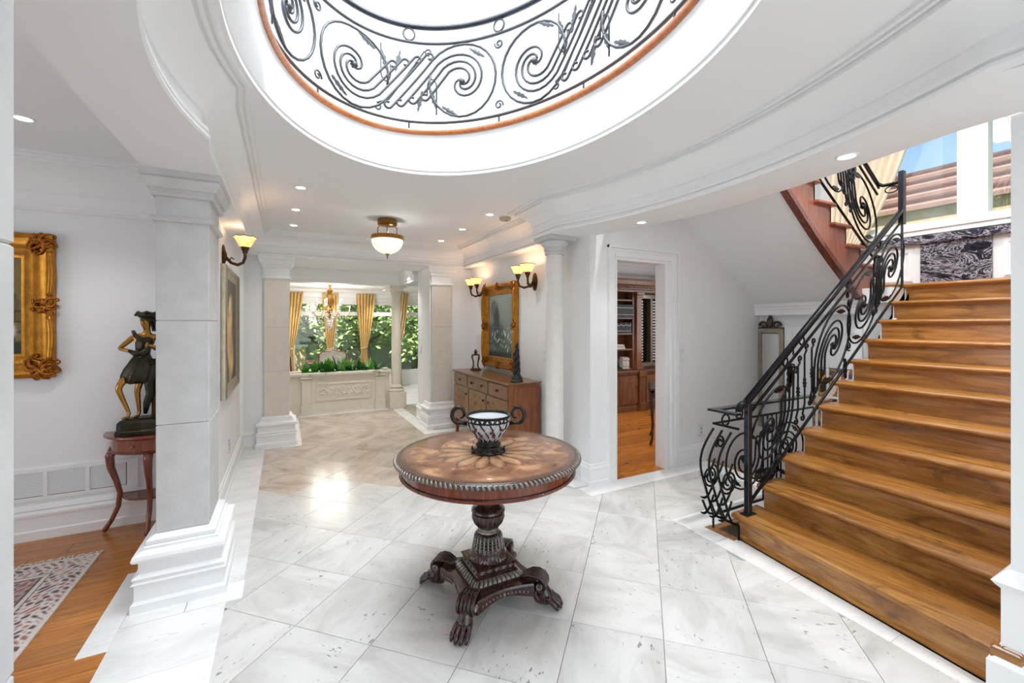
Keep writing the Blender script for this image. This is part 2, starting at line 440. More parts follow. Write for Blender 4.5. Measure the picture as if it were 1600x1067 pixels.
def starburst():
    m, nt, p, N, L = nodes('table_veneer')
    tc = N.new('ShaderNodeTexCoord'); sp = N.new('ShaderNodeSeparateXYZ'); L.new(tc.outputs['Object'], sp.inputs[0])
    at = N.new('ShaderNodeMath'); at.operation = 'ARCTAN2'; L.new(sp.outputs['Y'], at.inputs[0]); L.new(sp.outputs['X'], at.inputs[1])
    fm = N.new('ShaderNodeVectorMath'); fm.operation = 'MULTIPLY'; fm.inputs[1].default_value = (1, 1, 0); L.new(tc.outputs['Object'], fm.inputs[0])
    r2 = N.new('ShaderNodeVectorMath'); r2.operation = 'LENGTH'; L.new(fm.outputs[0], r2.inputs[0])
    # rosette of pointed petals in the centre
    def mth(op, x, y=None):
        n = N.new('ShaderNodeMath'); n.operation = op
        for i, v in enumerate((x, y)):
            if v is None: continue
            if isinstance(v, (int, float)): n.inputs[i].default_value = v
            else: L.new(v, n.inputs[i])
        return n.outputs[0]
    fr_ = mth('ABSOLUTE', mth('SUBTRACT', mth('FRACT', mth('MULTIPLY', at.outputs[0], 16 / (2 * PI))), 0.5))
    tt = mth('DIVIDE', mth('SUBTRACT', r2.outputs['Value'], 0.04), 0.24)
    w_ = mth('SQRT', mth('MAXIMUM', mth('MULTIPLY', tt, mth('SUBTRACT', 1.0, tt)), 0.0))
    df = mth('SUBTRACT', w_, fr_)
    pet = N.new('ShaderNodeMapRange'); pet.inputs['From Min'].default_value = 0.03; pet.inputs['From Max'].default_value = 0.30; L.new(df, pet.inputs['Value'])
    edge = N.new('ShaderNodeMapRange'); edge.inputs['From Min'].default_value = 0.0; edge.inputs['From Max'].default_value = 0.06; L.new(mth('ABSOLUTE', df), edge.inputs['Value'])
    inr = N.new('ShaderNodeMapRange'); inr.inputs['From Min'].default_value = 0.30; inr.inputs['From Max'].default_value = 0.31; L.new(r2.outputs['Value'], inr.inputs['Value'])
    mxe = N.new('ShaderNodeMath'); mxe.operation = 'MAXIMUM'; L.new(edge.outputs[0], mxe.inputs[0]); L.new(inr.outputs[0], mxe.inputs[1])
    # flame veneer: noise in polar space
    cb = N.new('ShaderNodeCombineXYZ'); m3 = N.new('ShaderNodeMath'); m3.operation = 'MULTIPLY'; m3.inputs[1].default_value = 1.6; L.new(at.outputs[0], m3.inputs[0])
    m4 = N.new('ShaderNodeMath'); m4.operation = 'MULTIPLY'; m4.inputs[1].default_value = 5.0; L.new(r2.outputs['Value'], m4.inputs[0])
    L.new(m3.outputs[0], cb.inputs['X']); L.new(m4.outputs[0], cb.inputs['Y'])
    nz = N.new('ShaderNodeTexNoise'); nz.inputs['Scale'].default_value = 2.0; nz.inputs['Detail'].default_value = 3; nz.inputs['Distortion'].default_value = 0.5; L.new(cb.outputs[0], nz.inputs['Vector'])
    rp = ramp(N, [(0.30, lin(92, 58, 42)), (0.50, lin(130, 90, 66)), (0.70, lin(178, 134, 98))]); L.new(nz.outputs['Fac'], rp.inputs['Fac'])
    mx = N.new('ShaderNodeMix'); mx.data_type = 'RGBA'; L.new(mxe.outputs[0], mx.inputs['Factor']); mx.inputs['A'].default_value = (*lin(86, 54, 40), 1)
    mxp = N.new('ShaderNodeMix'); mxp.data_type = 'RGBA'; L.new(mth('MULTIPLY', pet.outputs[0], 0.42), mxp.inputs['Factor']); L.new(rp.outputs['Color'], mxp.inputs['A']); mxp.inputs['B'].default_value = (*lin(200, 162, 122), 1)
    L.new(mxp.outputs['Result'], mx.inputs['B'])
    rim = N.new('ShaderNodeMapRange'); rim.inputs['From Min'].default_value = 0.435; rim.inputs['From Max'].default_value = 0.465; L.new(r2.outputs['Value'], rim.inputs['Value'])
    mx2 = N.new('ShaderNodeMix'); mx2.data_type = 'RGBA'; L.new(rim.outputs[0], mx2.inputs['Factor']); L.new(mx.outputs['Result'], mx2.inputs['A']); mx2.inputs['B'].default_value = (*lin(84, 58, 46), 1)
    L.new(mx2.outputs['Result'], p.inputs['Base Color'])
    p.inputs['Roughness'].default_value = 0.24; p.inputs['Coat Weight'].default_value = 0.25; p.inputs['Coat Roughness'].default_value = 0.05
    M['table_veneer'] = m
starburst()

def window_glass():
    m = bpy.data.materials.new('window_glass'); m.use_nodes = True
    nt = m.node_tree; N = nt.nodes; L = nt.links; N.remove(N['Principled BSDF'])
    t = N.new('ShaderNodeBsdfTransparent'); g = N.new('ShaderNodeBsdfGlossy'); g.inputs['Roughness'].default_value = 0.02
    t.inputs['Color'].default_value = (0.97, 0.985, 0.98, 1)
    mx = N.new('ShaderNodeMixShader'); mx.inputs['Fac'].default_value = 0.05
    L.new(t.outputs[0], mx.inputs[1]); L.new(g.outputs[0], mx.inputs[2]); L.new(mx.outputs[0], N['Material Output'].inputs['Surface'])
    M['window_glass'] = m
window_glass()
# ------------------------------------------------------------------ floors
fl = MB()
fl.box(-0.72, 2.76, -1.4, 7.95, -0.2, -0.012)
fl.box(2.76, 4.12, 2.10, 3.30, -0.2, -0.012)
floor = struct('floor', fl, 'grout', 'pale travertine floor laid diagonally through the foyer and hall')
# diagonal tiles
TS = 0.437; G = 0.0012; r2 = 2 ** 0.5
h = TS / 2 - G
tm = MB().loft([[(-h, -h, -0.012), (h, -h, -0.012), (h, h, -0.012), (-h, h, -0.012)], [(-h, -h, -0.0015), (h, -h, -0.0015), (h, h, -0.0015), (-h, h, -0.0015)],
                [(-h + .0015, -h + .0015, 0), (h - .0015, -h + .0015, 0), (h - .0015, h - .0015, 0), (-h + .0015, h - .0015, 0)]], True, True)
tile_me = mesh(tm, 'tile', 'travertine')
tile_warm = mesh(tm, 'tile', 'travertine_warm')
def clip(poly, a, b, c):
    """keep a*x+b*y<=c"""
    out = []
    for i in range(len(poly)):
        p, q = poly[i - 1], poly[i]
        dp, dq = a * p[0] + b * p[1] - c, a * q[0] + b * q[1] - c
        if (dp <= 0) != (dq <= 0):
            t = dp / (dp - dq); out.append((p[0] + (q[0] - p[0]) * t, p[1] + (q[1] - p[1]) * t))
        if dq <= 0: out.append(q)
    return out
def flatpiece(poly, z0, z1, b=0.0015):
    cx = sum(p[0] for p in poly) / len(poly); cy = sum(p[1] for p in poly) / len(poly)
    def ins(p):
        d = Vector((cx - p[0], cy - p[1])); d.normalize(); return (p[0] + d.x * b, p[1] + d.y * b)
    return MB().loft([[(*p, z0) for p in poly], [(*p, z1 - b) for p in poly], [(*ins(p), z1) for p in poly]], True, True)
for i in range(-4, 24):
    for j in range(-14, 22):
        p = 1.72 + TS * (i + 0.5); q = -0.09 + TS * (j + 0.5)
        x = (p - q) / r2; y = (p + q) / r2
        hall = -0.42 < x < 2.55 and 0.1 < y < 7.95
        bay = 2.3 < x < 4.25 and 2.0 < y < 3.35
        front = -0.5 < x < 2.75 and -0.3 < y < 1.0
        if not (hall or bay or front): continue
        if y > 3.75 and (x < 0 and y > 6.2): continue
        d = x * sin(YAW) + y * cos(YAW)
        if d < 0.9: continue
        hh = TS * 0.7071
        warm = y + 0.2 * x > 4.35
        inside = (x - hh > -0.6 and x + hh < 2.6) or (x + hh < 4.1 and x > 2 and y - hh > 2.12 and y + hh < 3.25)
        if inside:
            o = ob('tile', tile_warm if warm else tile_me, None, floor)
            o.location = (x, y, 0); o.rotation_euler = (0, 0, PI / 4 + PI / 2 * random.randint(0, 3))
        else:
            poly = [(x, y - hh + G), (x + hh - G, y), (x, y + hh - G), (x - hh + G, y)]
            if x > 2.4 and y > 1.9:
                poly = clip(poly, 1, 0, 4.10); poly = clip(poly, 0, 1, 3.2)
                if x > 2.7: poly = clip(poly, 0, -1, -2.11)
            else:
                poly = clip(poly, -1, 0, 0.6); poly = clip(poly, 1, 0, 2.62 if y < 3.3 else 2.5)
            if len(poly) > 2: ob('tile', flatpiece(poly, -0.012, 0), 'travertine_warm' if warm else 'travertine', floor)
# white border stones, a hair proud of the field
def strip(x0, x1, y0, y1, n, along):
    for k in range(n):
        if along == 'x':
            a = x0 + (x1 - x0) * k / n; b = x0 + (x1 - x0) * (k + 1) / n; poly = [(a + G, y0), (b - G, y0), (b - G, y1), (a + G, y1)]
        else:
            a = y0 + (y1 - y0) * k / n; b = y0 + (y1 - y0) * (k + 1) / n; poly = [(x0, a + G), (x1, a + G), (x1, b - G), (x0, b - G)]
        ob('border_tile', flatpiece(poly, -0.010, 0.0022), 'border_stone', floor)
strip(-0.72, -0.28, -0.6, 2.765, 8, 'y')
strip(-0.83, -0.72, 2.60, 3.35, 2, 'y')
strip(-0.72, -0.205, 2.767, 2.95, 2, 'x')
strip(-0.47, -0.21, 2.95, 5.89, 9, 'y')
strip(-0.47, 0.19, 5.892, 6.08, 3, 'x')
strip(0.055, 0.19, 6.082, 7.66, 4, 'y')
strip(0.19, 1.70, 7.67, 7.85, 4, 'x')
strip(1.68, 1.86, 5.852, 7.66, 4, 'y')
strip(1.68, 2.48, 5.70, 5.85, 3, 'x')
strip(2.33, 2.50, 3.20, 5.69, 6, 'y')
strip(2.36, 3.848, 2.98, 3.165, 4, 'x')
strip(3.85, 4.075, 2.12, 3.18, 2, 'y')
strip(2.62, 3.848, 2.12, 2.325, 3, 'x')
ys = [2.118, 1.95, 1.45, 0.95, 0.45, -0.1]
xin = [2.607, 2.60, 2.565, 2.52, 2.47, 2.42]; xo = [2.78, 2.80, 2.80, 2.72, 2.64, 2.6]
for k in range(5):
    ob('border_tile', flatpiece([(xin[k + 1], ys[k + 1] + G), (xo[k + 1], ys[k + 1] + G), (xo[k], ys[k] - G), (xin[k], ys[k] - G)], -0.010, 0.0022), 'border_stone', floor)
# oak boards in the living room
wf = struct('floor', MB().box(-4.4, -0.72, -1.2, 4.3, -0.2, -0.014), 'soil', 'honey-coloured oak board floor of the living room')
y = -0.2; k = 0
while y < 4.05:
    w = 0.135
    cuts = [-4.4, -2.6 - 0.5 * random.random(), -1.45 + 0.5 * random.random() - 0.25, -0.72 if not (2.6 < y < 3.35) else -0.72]
    for a, b in zip(cuts[:-1], cuts[1:]):
        ob('floorboard', MB().cbox(a + .0008, b - .0008, y + .0008, y + w - .0008, -0.014, 0, 0.0012), 'oak_floor', wf)
    y += w
for k in range(4): ob('floorboard', MB().cbox(-4.4 + k * 0.92 + .001, -3.48 + k * 0.92 - .001, y + .001, 4.2, -0.014, 0, .0012), 'oak_floor', wf)
# study boards
sf = struct('floor', MB().box(2.6, 6.4, 3.30, 5.9, -0.2, -0.014), 'soil', 'glossy amber board floor of the study')
y = 3.18
while y < 5.6:
    c0 = 4.2 + random.random()
    for a, b in ((2.62, c0), (c0, 6.3)):
        ob('floorboard', MB().cbox(a + .0008, b - .0008, y + .0008, y + .119, -0.014, 0.001, .0012), 'study_floor', sf)
    y += .12
# dining room floor
struct('floor', MB().box(-1.9, 4.4, 7.95, 10.7, -0.2, 0.0).box(2.5, 4.4, 6.6, 7.95, -0.2, 0).box(-1.9, -0.72, 6.6, 7.95, -0.2, 0), 'border_stone', 'pale stone floor of the dining room')
struct('floor', MB().box(2.0, 6.5, 0.3, 3.3, -1.3, -1.2), 'cherry', 'basement floor at the bottom of the stairwell')

# ------------------------------------------------------------------ walls
struct('wall_left', MB().box(-0.62, -0.46, 3.30, 6.62, 0, 2.33), 'wall', 'white hall wall carrying the champagne framed picture')
struct('wall_living', MB().box(-4.4, -0.60, 4.20, 4.32, 0, 2.66), 'wall', 'pale grey living room wall behind the bronze statue')
struct('wall_living', MB().box(-4.5, -4.4, -1.2, 4.32, 0, 2.66).box(-4.4, -0.5, -1.3, -1.2, 0, 2.66), 'wall', 'living room outer wall')
struct('wall_right', MB().box(2.50, 2.62, 3.29, 6.62, 0, 2.62), 'wall', 'white hall wall above the sideboard')
dw = MB().box(2.50, 2.77, 3.17, 3.29, 0, 2.96).box(3.48, 6.5, 3.17, 3.29, -1.2, 5.4).box(2.77, 3.48, 3.17, 3.29, 2.13, 2.96).box(2.50, 3.48, 3.17, 3.29, 2.96, 5.4)
struct('wall_back', dw, 'wall', 'white wall with the study doorway and sloping stair soffit')
struct('wall_far', MB().box(-0.62, 0.055, 6.10, 6.62, 0, 2.42), 'wall', 'white wall stub beside the dining opening, next to the left hall wall')
struct('wall_far', MB().box(1.855, 2.50, 6.06, 6.66, 0, 2.42), 'wall', 'white wall stub with light switch beside the dining opening')
struct('wall_front', MB().box(-0.9, 0.1, -1.5, -1.4, 0, 2.95).box(1.8, 2.9, -1.5, -1.4, 0, 2.95).box(0.1, 1.8, -1.5, -1.4, 2.3, 2.95), 'wall', 'entrance wall')
struct('wall_stair', MB().box(2.56, 2.9, -1.4, 0.58, 0, 2.33).box(2.7, 6.5, 0.40, 0.52, -1.2, 5.4), 'wall', 'white wall end beside the foot of the staircase')
wr = MB()
for x0, x1, y0, y1 in ((-1.6, -1.5, -1.2, 5.1), (-1.6, 2.6, 5.0, 5.1), (-1.6, 6.5, -1.3, -1.2), (2.5, 2.6, 3.29, 5.1)): wr.box(x0, x1, y0, y1, 2.90, 5.4)
wu = struct('wall_upper', wr, 'wall', 'white upper landing wall seen through the oval opening')
# upper walls: raised panel mouldings and a cased opening
def frame_moulding(a, b, z0, z1, pl, ax, parent, w=0.035, t=0.02, name='panel_moulding', m='white'):
    mb = MB()
    def bx(u0, u1, w0, w1, tt):
        if ax == 'y': mb.box(u0, u1, pl - tt, pl, w0, w1)
        elif ax == 'Y': mb.box(u0, u1, pl, pl + tt, w0, w1)
        elif ax == 'x': mb.box(pl - tt, pl, u0, u1, w0, w1)
        else: mb.box(pl, pl + tt, u0, u1, w0, w1)
    for k, (ww, tt) in enumerate(((w, t * 0.55), (w * 0.5, t))):
        o = (w - ww) / 2
        bx(a + o, b - o, z0 + o, z0 + o + ww, tt); bx(a + o, b - o, z1 - o - ww, z1 - o, tt)
        bx(a + o, a + o + ww, z0 + o + ww, z1 - o - ww, tt); bx(b - o - ww, b - o, z0 + o + ww, z1 - o - ww, tt)
    return ob(name, mb, m, parent)
for a, b in ((-1.3, -0.3), (0.0, 0.75), (0.95, 1.45), (1.65, 2.35)): frame_moulding(a, b, 3.7, 4.9, 5.0, 'y', wu, 0.07, 0.03)
for a, b in ((3.3, 4.8), (1.2, 3.0)): frame_moulding(a, b, 3.7, 4.9, -1.5, 'X', wu, 0.07, 0.03)
for a, b in ((3.35, 3.9), (4.05, 4.85)): frame_moulding(a, b, 3.5, 4.9, 2.5, 'x', wu, 0.07, 0.03)
# upper ceiling with a shallow closed recess above the added light panel
uc = MB().box(-1.6, -0.4, -1.3, 5.1, 5.4, 5.5).box(2.3, 6.5, -1.3, 5.1, 5.4, 5.5).box(-0.4, 2.3, -1.3, 0.5, 5.4, 5.5).box(-0.4, 2.3, 3.3, 5.1, 5.4, 5.5).box(-0.4, 2.3, 0.5, 3.3, 5.42, 5.5)
struct('ceiling', uc, 'ceil', 'white upper ceiling above the balcony')
trim = MB().sweep([(-1.5, -1.2), (2.5, -1.2), (2.5, 5.0), (-1.5, 5.0)], [(0, 5.18), (0.03, 5.18), (0.04, 5.24), (0.10, 5.33), (0.16, 5.37), (0.16, 5.4), (0, 5.4)], True)
struct('trim_1', trim, 'white', 'crown moulding of the upper landing')

# ------------------------------------------------------------------ ceiling ring, bulkheads, oval opening
E0 = (0.745, 1.81, 0.945, 1.37, 0.0)        # lower lip of the oval
E1 = (0.79, 1.945, 0.885, 1.285, math.radians(10))   # upper lip under the wooden nosing
def ell(e, t, d=0.0):
    a, b = e[2] + d, e[3] + d
    x, y = a * cos(t), b * sin(t)
    return (e[0] + x * cos(e[4]) - y * sin(e[4]), e[1] + x * sin(e[4]) + y * cos(e[4]))
NE = 96
zc = 2.62
rect = []
def rim_rect(t, x0, x1, y0, y1, e):
    cx, cy = e[0], e[1]
    dx, dy = cos(t), sin(t)
    k = min((x1 - cx) / dx if dx > 1e-6 else 1e9, (x0 - cx) / dx if dx < -1e-6 else 1e9, (y1 - cy) / dy if dy > 1e-6 else 1e9, (y0 - cy) / dy if dy < -1e-6 else 1e9)
    return (cx + dx * k, cy + dy * k)
ts = [2 * PI * i / NE for i in range(NE)]
corner_ts = [math.atan2(yy - E0[1], xx - E0[0]) % (2 * PI) for xx in (-0.45, 2.48) for yy in (-1.4, 6.1)]
ts = sorted(ts + corner_ts)
cb = MB().loft([[(*rim_rect(t, -0.45, 2.48, -1.4, 6.1, E0), zc) for t in ts], [(*ell(E0, t - 0.0), zc) for t in ts],
                [(*ell(E0, t), zc + 0.02) for t in ts], [(*ell(E0, t, -0.008), zc + 0.028) for t in ts], [(*ell(E1, t, 0.004), 2.90) for t in ts], [(*ell(E1, t), 2.915) for t in ts], [(*ell(E1, t), 2.93) for t in ts], [(*rim_rect(t, -1.6, 2.56, -1.3, 5.1, E0), 2.93) for t in ts]], True, False)
ceiling = struct('ceiling', cb, 'ceil', 'flat white foyer ceiling around the big oval opening', smooth=True)
# bullnosed wooden edge of the balcony
nose = MB()
prof = [(-0.02, 2.925), (0.012, 2.922), (0.022, 2.93), (0.026, 2.945), (0.020, 2.958), (0.006, 2.964), (-0.06, 2.966), (-0.06, 2.93)]
nose.loft([[(*ell(E1, t, -o), z) for o, z in prof] for t in [2 * PI * i / NE for i in range(NE)]], True, False, wrap=True)
struct('trim_2', nose, 'trim_wood', 'bullnosed reddish wooden edge of the oval balcony', smooth=True)

arcR = [(-0.80 + (3.215 ** 2 - (yy - 1.93) ** 2) ** 0.5, yy) for yy in [0.5 + (3.18 - 0.5) * k / 22 for k in range(23)]]
arcL = [(-0.34 - 0.075 * (1 - ((yy - 1.83) / 0.53) ** 2), yy) for yy in [2.36 - 1.06 * k / 14 for k in range(15)]]
ring = [(-0.355, 6.02), (-0.355, 2.52)] + arcL + [(-0.355, 1.14), (-0.355, -1.35), (2.10, -1.35)] + arcR + [(2.18, 3.66), (2.39, 3.66), (2.39, 6.02)]
cor = [(0, 2.33), (0.034, 2.33), (0.042, 2.340), (0.038, 2.353), (0.020, 2.356), (0.020, 2.366), (0.034, 2.371), (0.034, 2.386), (0.018, 2.390), (0.018, 2.398), (0.006, 2.404), (0.008, 2.452), (0.018, 2.458), (0.018, 2.468),
       (0.028, 2.49), (0.052, 2.525), (0.085, 2.552), (0.12, 2.572), (0.138, 2.577), (0.138, 2.604), (0.150, 2.606), (0.150, 2.596), (0.166, 2.596), (0.166, 2.609), (0.178, 2.610), (0.178, 2.602), (0.196, 2.602), (0.196, 2.62), (0, 2.62)]
struct('trim_3', MB().sweep(ring, cor, True), 'white', 'stepped white crown moulding curving around the foyer ceiling', smooth=True)
# bulkheads
lb = MB().prism([(-0.655, 3.40), (-0.655, -1.4), (-0.355, -1.4), (-0.355, 1.14)] + arcL[::-1] + [(-0.355, 2.52), (-0.355, 3.40)], 2.33, 2.67)
lb.box(-0.62, -0.355, 3.40, 6.05, 2.33, 2.67)
struct('ceiling', lb, 'ceil', 'white dropped soffit above the living room opening')
oarc = [(2.56, 3.30), (2.56, 3.21), (2.64, 2.93), (2.69, 2.70), (2.745, 2.50), (2.775, 2.32), (2.79, 2.1), (2.785, 1.9), (2.765, 1.7), (2.735, 1.5), (2.69, 1.25), (2.62, 0.98), (2.56, 0.72), (2.55, 0.55), (2.9, 0.55), (2.9, -1.4)]
rb = MB().prism(oarc[::-1] + [(2.56, 3.66)][:0] + [(2.5, 3.30), (2.5, 3.66), (2.18, 3.66)] + arcR[::-1] + [(2.10, 0.45), (2.10, -1.4)], 2.33, 2.93)
struct('ceiling', rb, 'ceil', 'curved white soffit dropping towards the staircase')
struct('trim_12', MB().sweep([(-0.655, -1.2), (-0.655, 4.1)], [(0, 2.331), (0.012, 2.331), (0.012, 2.36), (0.022, 2.37), (0.022, 2.43), (0.04, 2.45), (0.05, 2.5), (0.09, 2.57), (0.13, 2.60), (0.13, 2.62), (0.16, 2.63), (0.16, 2.65), (0, 2.65)]), 'white', 'crown moulding on the living room side of the dropped soffit', smooth=True)
struct('ceiling', MB().box(2.39, 2.5, 3.66, 6.05, 2.33, 2.62), 'ceil', 'narrow white soffit above the sideboard wall')
struct('ceiling', MB().box(-0.62, 2.62, 6.02, 6.66, 2.33, 2.62).box(-1.9, 4.4, 6.66, 7.72, 2.40, 2.5), 'ceil', 'white passage ceiling in front of the dining room')
bm_ = MB().sweep([(1.86, 6.70), (1.86, 7.72), (-1.0, 7.72)], [(0, 2.18), (0.05, 2.18), (0.05, 2.21), (0.065, 2.22), (0.065, 2.28), (0.085, 2.30), (0.11, 2.37), (0.11, 2.40), (0, 2.40)])
bm_.box(-1.9, 2.2, 7.72, 7.95, 2.18, 2.5)
struct('trim_4', bm_, 'white', 'moulded white beam above the stone planter')
struct('ceiling', MB().box(-1.9, 4.4, 7.9, 10.7, 2.27, 2.4).box(2.2, 4.4, 6.66, 7.95, 2.27, 2.4), 'ceil', 'bright white dining room ceiling')
struct('ceiling', MB().box(-4.5, -0.60, -1.3, 4.3, 2.65, 2.75), 'ceil', 'white living room ceiling')
lcor = [(0, 2.29), (0.022, 2.29), (0.03, 2.302), (0.022, 2.315), (0.022, 2.33), (0.035, 2.34), (0.035, 2.41), (0.045, 2.42), (0.05, 2.45), (0.085, 2.52), (0.14, 2.58), (0.17, 2.595), (0.17, 2.61), (0.19, 2.615), (0.19, 2.63), (0.215, 2.635), (0.215, 2.65), (0, 2.65)]
struct('trim_5', MB().sweep([(-0.62, 4.2), (-4.4, 4.2)], lcor), 'white', 'deep white crown moulding in the living room', smooth=True)
struct('ceiling', MB().box(2.6, 6.5, 3.29, 6.0, 2.60, 2.7), 'ceil', 'study ceiling')
struct('trim_6', MB().sweep([(6.4, 5.85), (2.62, 5.85)], [(0, 2.30), (0.03, 2.30), (0.03, 2.36), (0.06, 2.40), (0.10, 2.50), (0.15, 2.56), (0.15, 2.60), (0, 2.60)]), 'white', 'crown moulding above the study bookcase')
struct('wall_study', MB().box(2.62, 6.5, 5.85, 5.97, 0, 2.6).box(6.4, 6.5, 3.29, 5.97, 0, 2.6), 'wall', 'study walls behind the bookcase')

# baseboards
bb = [(0, 0), (0.024, 0), (0.024, 0.04), (0.017, 0.046), (0.017, 0.145), (0.023, 0.15), (0.023, 0.163), (0.012, 0.175), (0.010, 0.192), (0, 0.2)]
bb2 = [(0, 0), (0.03, 0), (0.03, 0.06), (0.02, 0.068), (0.02, 0.155), (0.028, 0.16), (0.030, 0.178), (0.018, 0.20), (0.024, 0.208), (0.012, 0.235), (0, 0.24)]
struct('baseboard_left', MB().sweep([(-0.46, 6.1), (-0.46, 3.2)], bb), 'white', 'tall white baseboard along the left hall wall')
struct('baseboard_living', MB().sweep([(-0.62, 4.2), (-4.4, 4.2)], bb2), 'white', 'tall white baseboard under the wall vent')
struct('baseboard_right', MB().sweep([(2.5, 3.31), (2.5, 6.05)], bb), 'white', 'white baseboard behind the sideboard')
struct('baseboard_back', MB().sweep([(2.70, 3.17), (2.5, 3.17), (2.5, 3.3)], bb), 'white', 'white baseboard around the corner beside the study door')
struct('baseboard_back', MB().sweep([(4.08, 3.17), (3.66, 3.17)], bb), 'white', 'white baseboard between study door and stairwell')
struct('baseboard_far', MB().sweep([(0.055, 6.64), (0.055, 6.10), (-0.46, 6.10)], bb), 'white', 'white baseboard at the wall stub near the left hall wall')
struct('baseboard_far', MB().sweep([(1.855, 6.06), (1.855, 6.66)], [(o * 1.4, z * 1.3) for o, z in bb]), 'white', 'white baseboard under the passage light switch')
struct('baseboard_stair', MB().sweep([(2.56, -1.4), (2.56, 0.58), (2.9, 0.58)], [(0, 0), (0.055, 0), (0.055, 0.15), (0.03, 0.17), (0.022, 0.19), (0.022, 0.44), (0.035, 0.455), (0.045, 0.47), (0.03, 0.49), (0.02, 0.505), (0, 0.52)]), 'white', 'tall moulded white plinth on the wall end by the stairs')

# wall casing strip in the left hall wall corner
struct('trim_7', MB().box(-0.46, -0.435, 5.86, 5.91, 0.2, 2.33).box(-0.46, -0.43, 5.99, 6.03, 0.2, 2.33).box(-0.46, -0.445, 5.91, 5.99, 0.2, 2.33), 'white', 'white vertical casing strip at the end of the left hall wall')

# study doorway casing
d1 = struct('door_1', MB().box(2.755, 2.785, 3.165, 3.30, 0, 2.145).box(3.465, 3.495, 3.165, 3.30, 0, 2.145).box(2.785, 3.465, 3.165, 3.30, 2.115, 2.145), 'white', 'white cased doorway opening into the study')
def casing(x0, x1, z1, y, w, parent):
    for s, x in ((1, x0), (-1, x1)):
        mb = MB()
        for o0, o1, t in ((0.001, w - .001, 0.016), (0, w * 0.22, 0.034), (w * 0.3, w * 0.5, 0.024), (w * 0.8, w, 0.022)):
            a, b = sorted((x + s * o0, x + s * o1)); mb.box(a, b, y - t, y - t * .01, 0, z1 - o0 - t * .02)
        ob('casing_side', mb, 'white', parent)
    mb = MB()
    for o0, o1, t in ((0.001, w - .001, 0.0165), (0, w * 0.22, 0.0345), (w * 0.3, w * 0.5, 0.0245), (w * 0.8, w, 0.0225)):
        mb.box(x0 + o0, x1 - o0, y - t, y - t * .013, z1 - o1 - .0005, z1 - o0 + .0005)
    ob('casing_head', mb, 'white', parent)
casing(2.70, 3.645, 2.25, 3.17, 0.105, d1)

# unseen glazed entrance behind the camera, added as a light opening
en = struct('door_2', MB().box(0.1, 0.16, -1.5, -1.38, 0, 2.3).box(1.74, 1.8, -1.5, -1.38, 0, 2.3).box(0.1, 1.8, -1.5, -1.38, 2.24, 2.3).box(0.92, 0.98, -1.5, -1.38, 0, 2.24).box(0.16, 1.74, -1.5, -1.38, 0, 0.3), 'white', 'unseen glazed double entrance door added to let light in')
ob('pane', MB().box(0.16, 0.92, -1.45, -1.44, 0.3, 2.24), 'window_glass', en)
ob('pane', MB().box(0.98, 1.74, -1.45, -1.44, 0.3, 2.24), 'window_glass', en)
mat('column_stone', lin(226, 222, 217), 0.55, var=0.06, scale=14, bump=0.08, bscale=70)
# ------------------------------------------------------------------ pillars
def rect_rings(x0, x1, y0, y1, prof):
    return [[(x0 - o, y0 - o, z), (x1 + o, y0 - o, z), (x1 + o, y1 + o, z), (x0 - o, y1 + o, z)] for o, z in prof]
base_prof = [(0.088, 0), (0.088, 0.045), (0.078, 0.055), (0.074, 0.06), (0.074, 0.14), (0.086, 0.148), (0.076, 0.160), (0.084, 0.176), (0.066, 0.186), (0.060, 0.19), (0.060, 0.246), (0.062, 0.25), (0.080, 0.258), (0.086, 0.272), (0.080, 0.290), (0.052, 0.302), (0.046, 0.306), (0.046, 0.318), (0.030, 0.322), (0.034, 0.332), (0.034, 0.345), (0.022, 0.354), (0.0, 0.366)]
cap_prof = [(0, 2.055), (0.016, 2.06), (0.022, 2.072), (0.016, 2.086), (0.0, 2.09), (0.0, 2.192), (0.018, 2.196), (0.026, 2.21), (0.020, 2.226), (0.022, 2.232), (0.034, 2.236), (0.050, 2.262), (0.056, 2.285), (0.050, 2.292), (0.060, 2.298), (0.060, 2.33)]
def pillar(x0, x1, y0, y1, label, shaft_mat, base_mat, cap_mat, joints=(0.366, 0.948, 1.517, 2.07)):
    cx, cy = (x0 + x1) / 2, (y0 + y1) / 2
    t = thing('pillar', label, 'pillar', (cx, cy, 0))
    a0, a1, b0, b1 = x0 - cx, x1 - cx, y0 - cy, y1 - cy
    ob('base', MB().loft(rect_rings(a0, a1, b0, b1, base_prof), True, True), base_mat, t)
    for z0, z1 in zip(joints[:-1], joints[1:]):
        ob('shaft_block', MB().cbox(a0, a1, b0, b1, z0 + 0.0005, z1 - 0.0005, 0.004), shaft_mat, t)
    ob('capital', MB().loft(rect_rings(a0, a1, b0, b1, cap_prof), True, True), cap_mat, t)
    return t
pillar(-0.617, -0.378, 2.95, 3.34, 'grey limestone square pillar with white stepped base, in front of the statue', 'grey_stone', 'white', 'grey_stone')
pillar(-0.617, -0.378, 0.52, 0.97, 'grey limestone pillar edge cut off by the left picture border', 'grey_stone', 'white', 'grey_stone', (0.366, 0.948, 1.625, 2.07))
pillar(-0.228, 0.05, 6.05, 6.30, 'beige limestone pilaster at the dining opening, nearer the left hall wall', 'beige_stone', 'white', 'white', (0.366, 0.915, 1.46, 2.07))
pillar(1.874, 2.176, 6.02, 6.27, 'beige limestone pilaster at the dining opening, behind the sideboard', 'beige_stone', 'white', 'white', (0.366, 0.915, 1.46, 2.07))
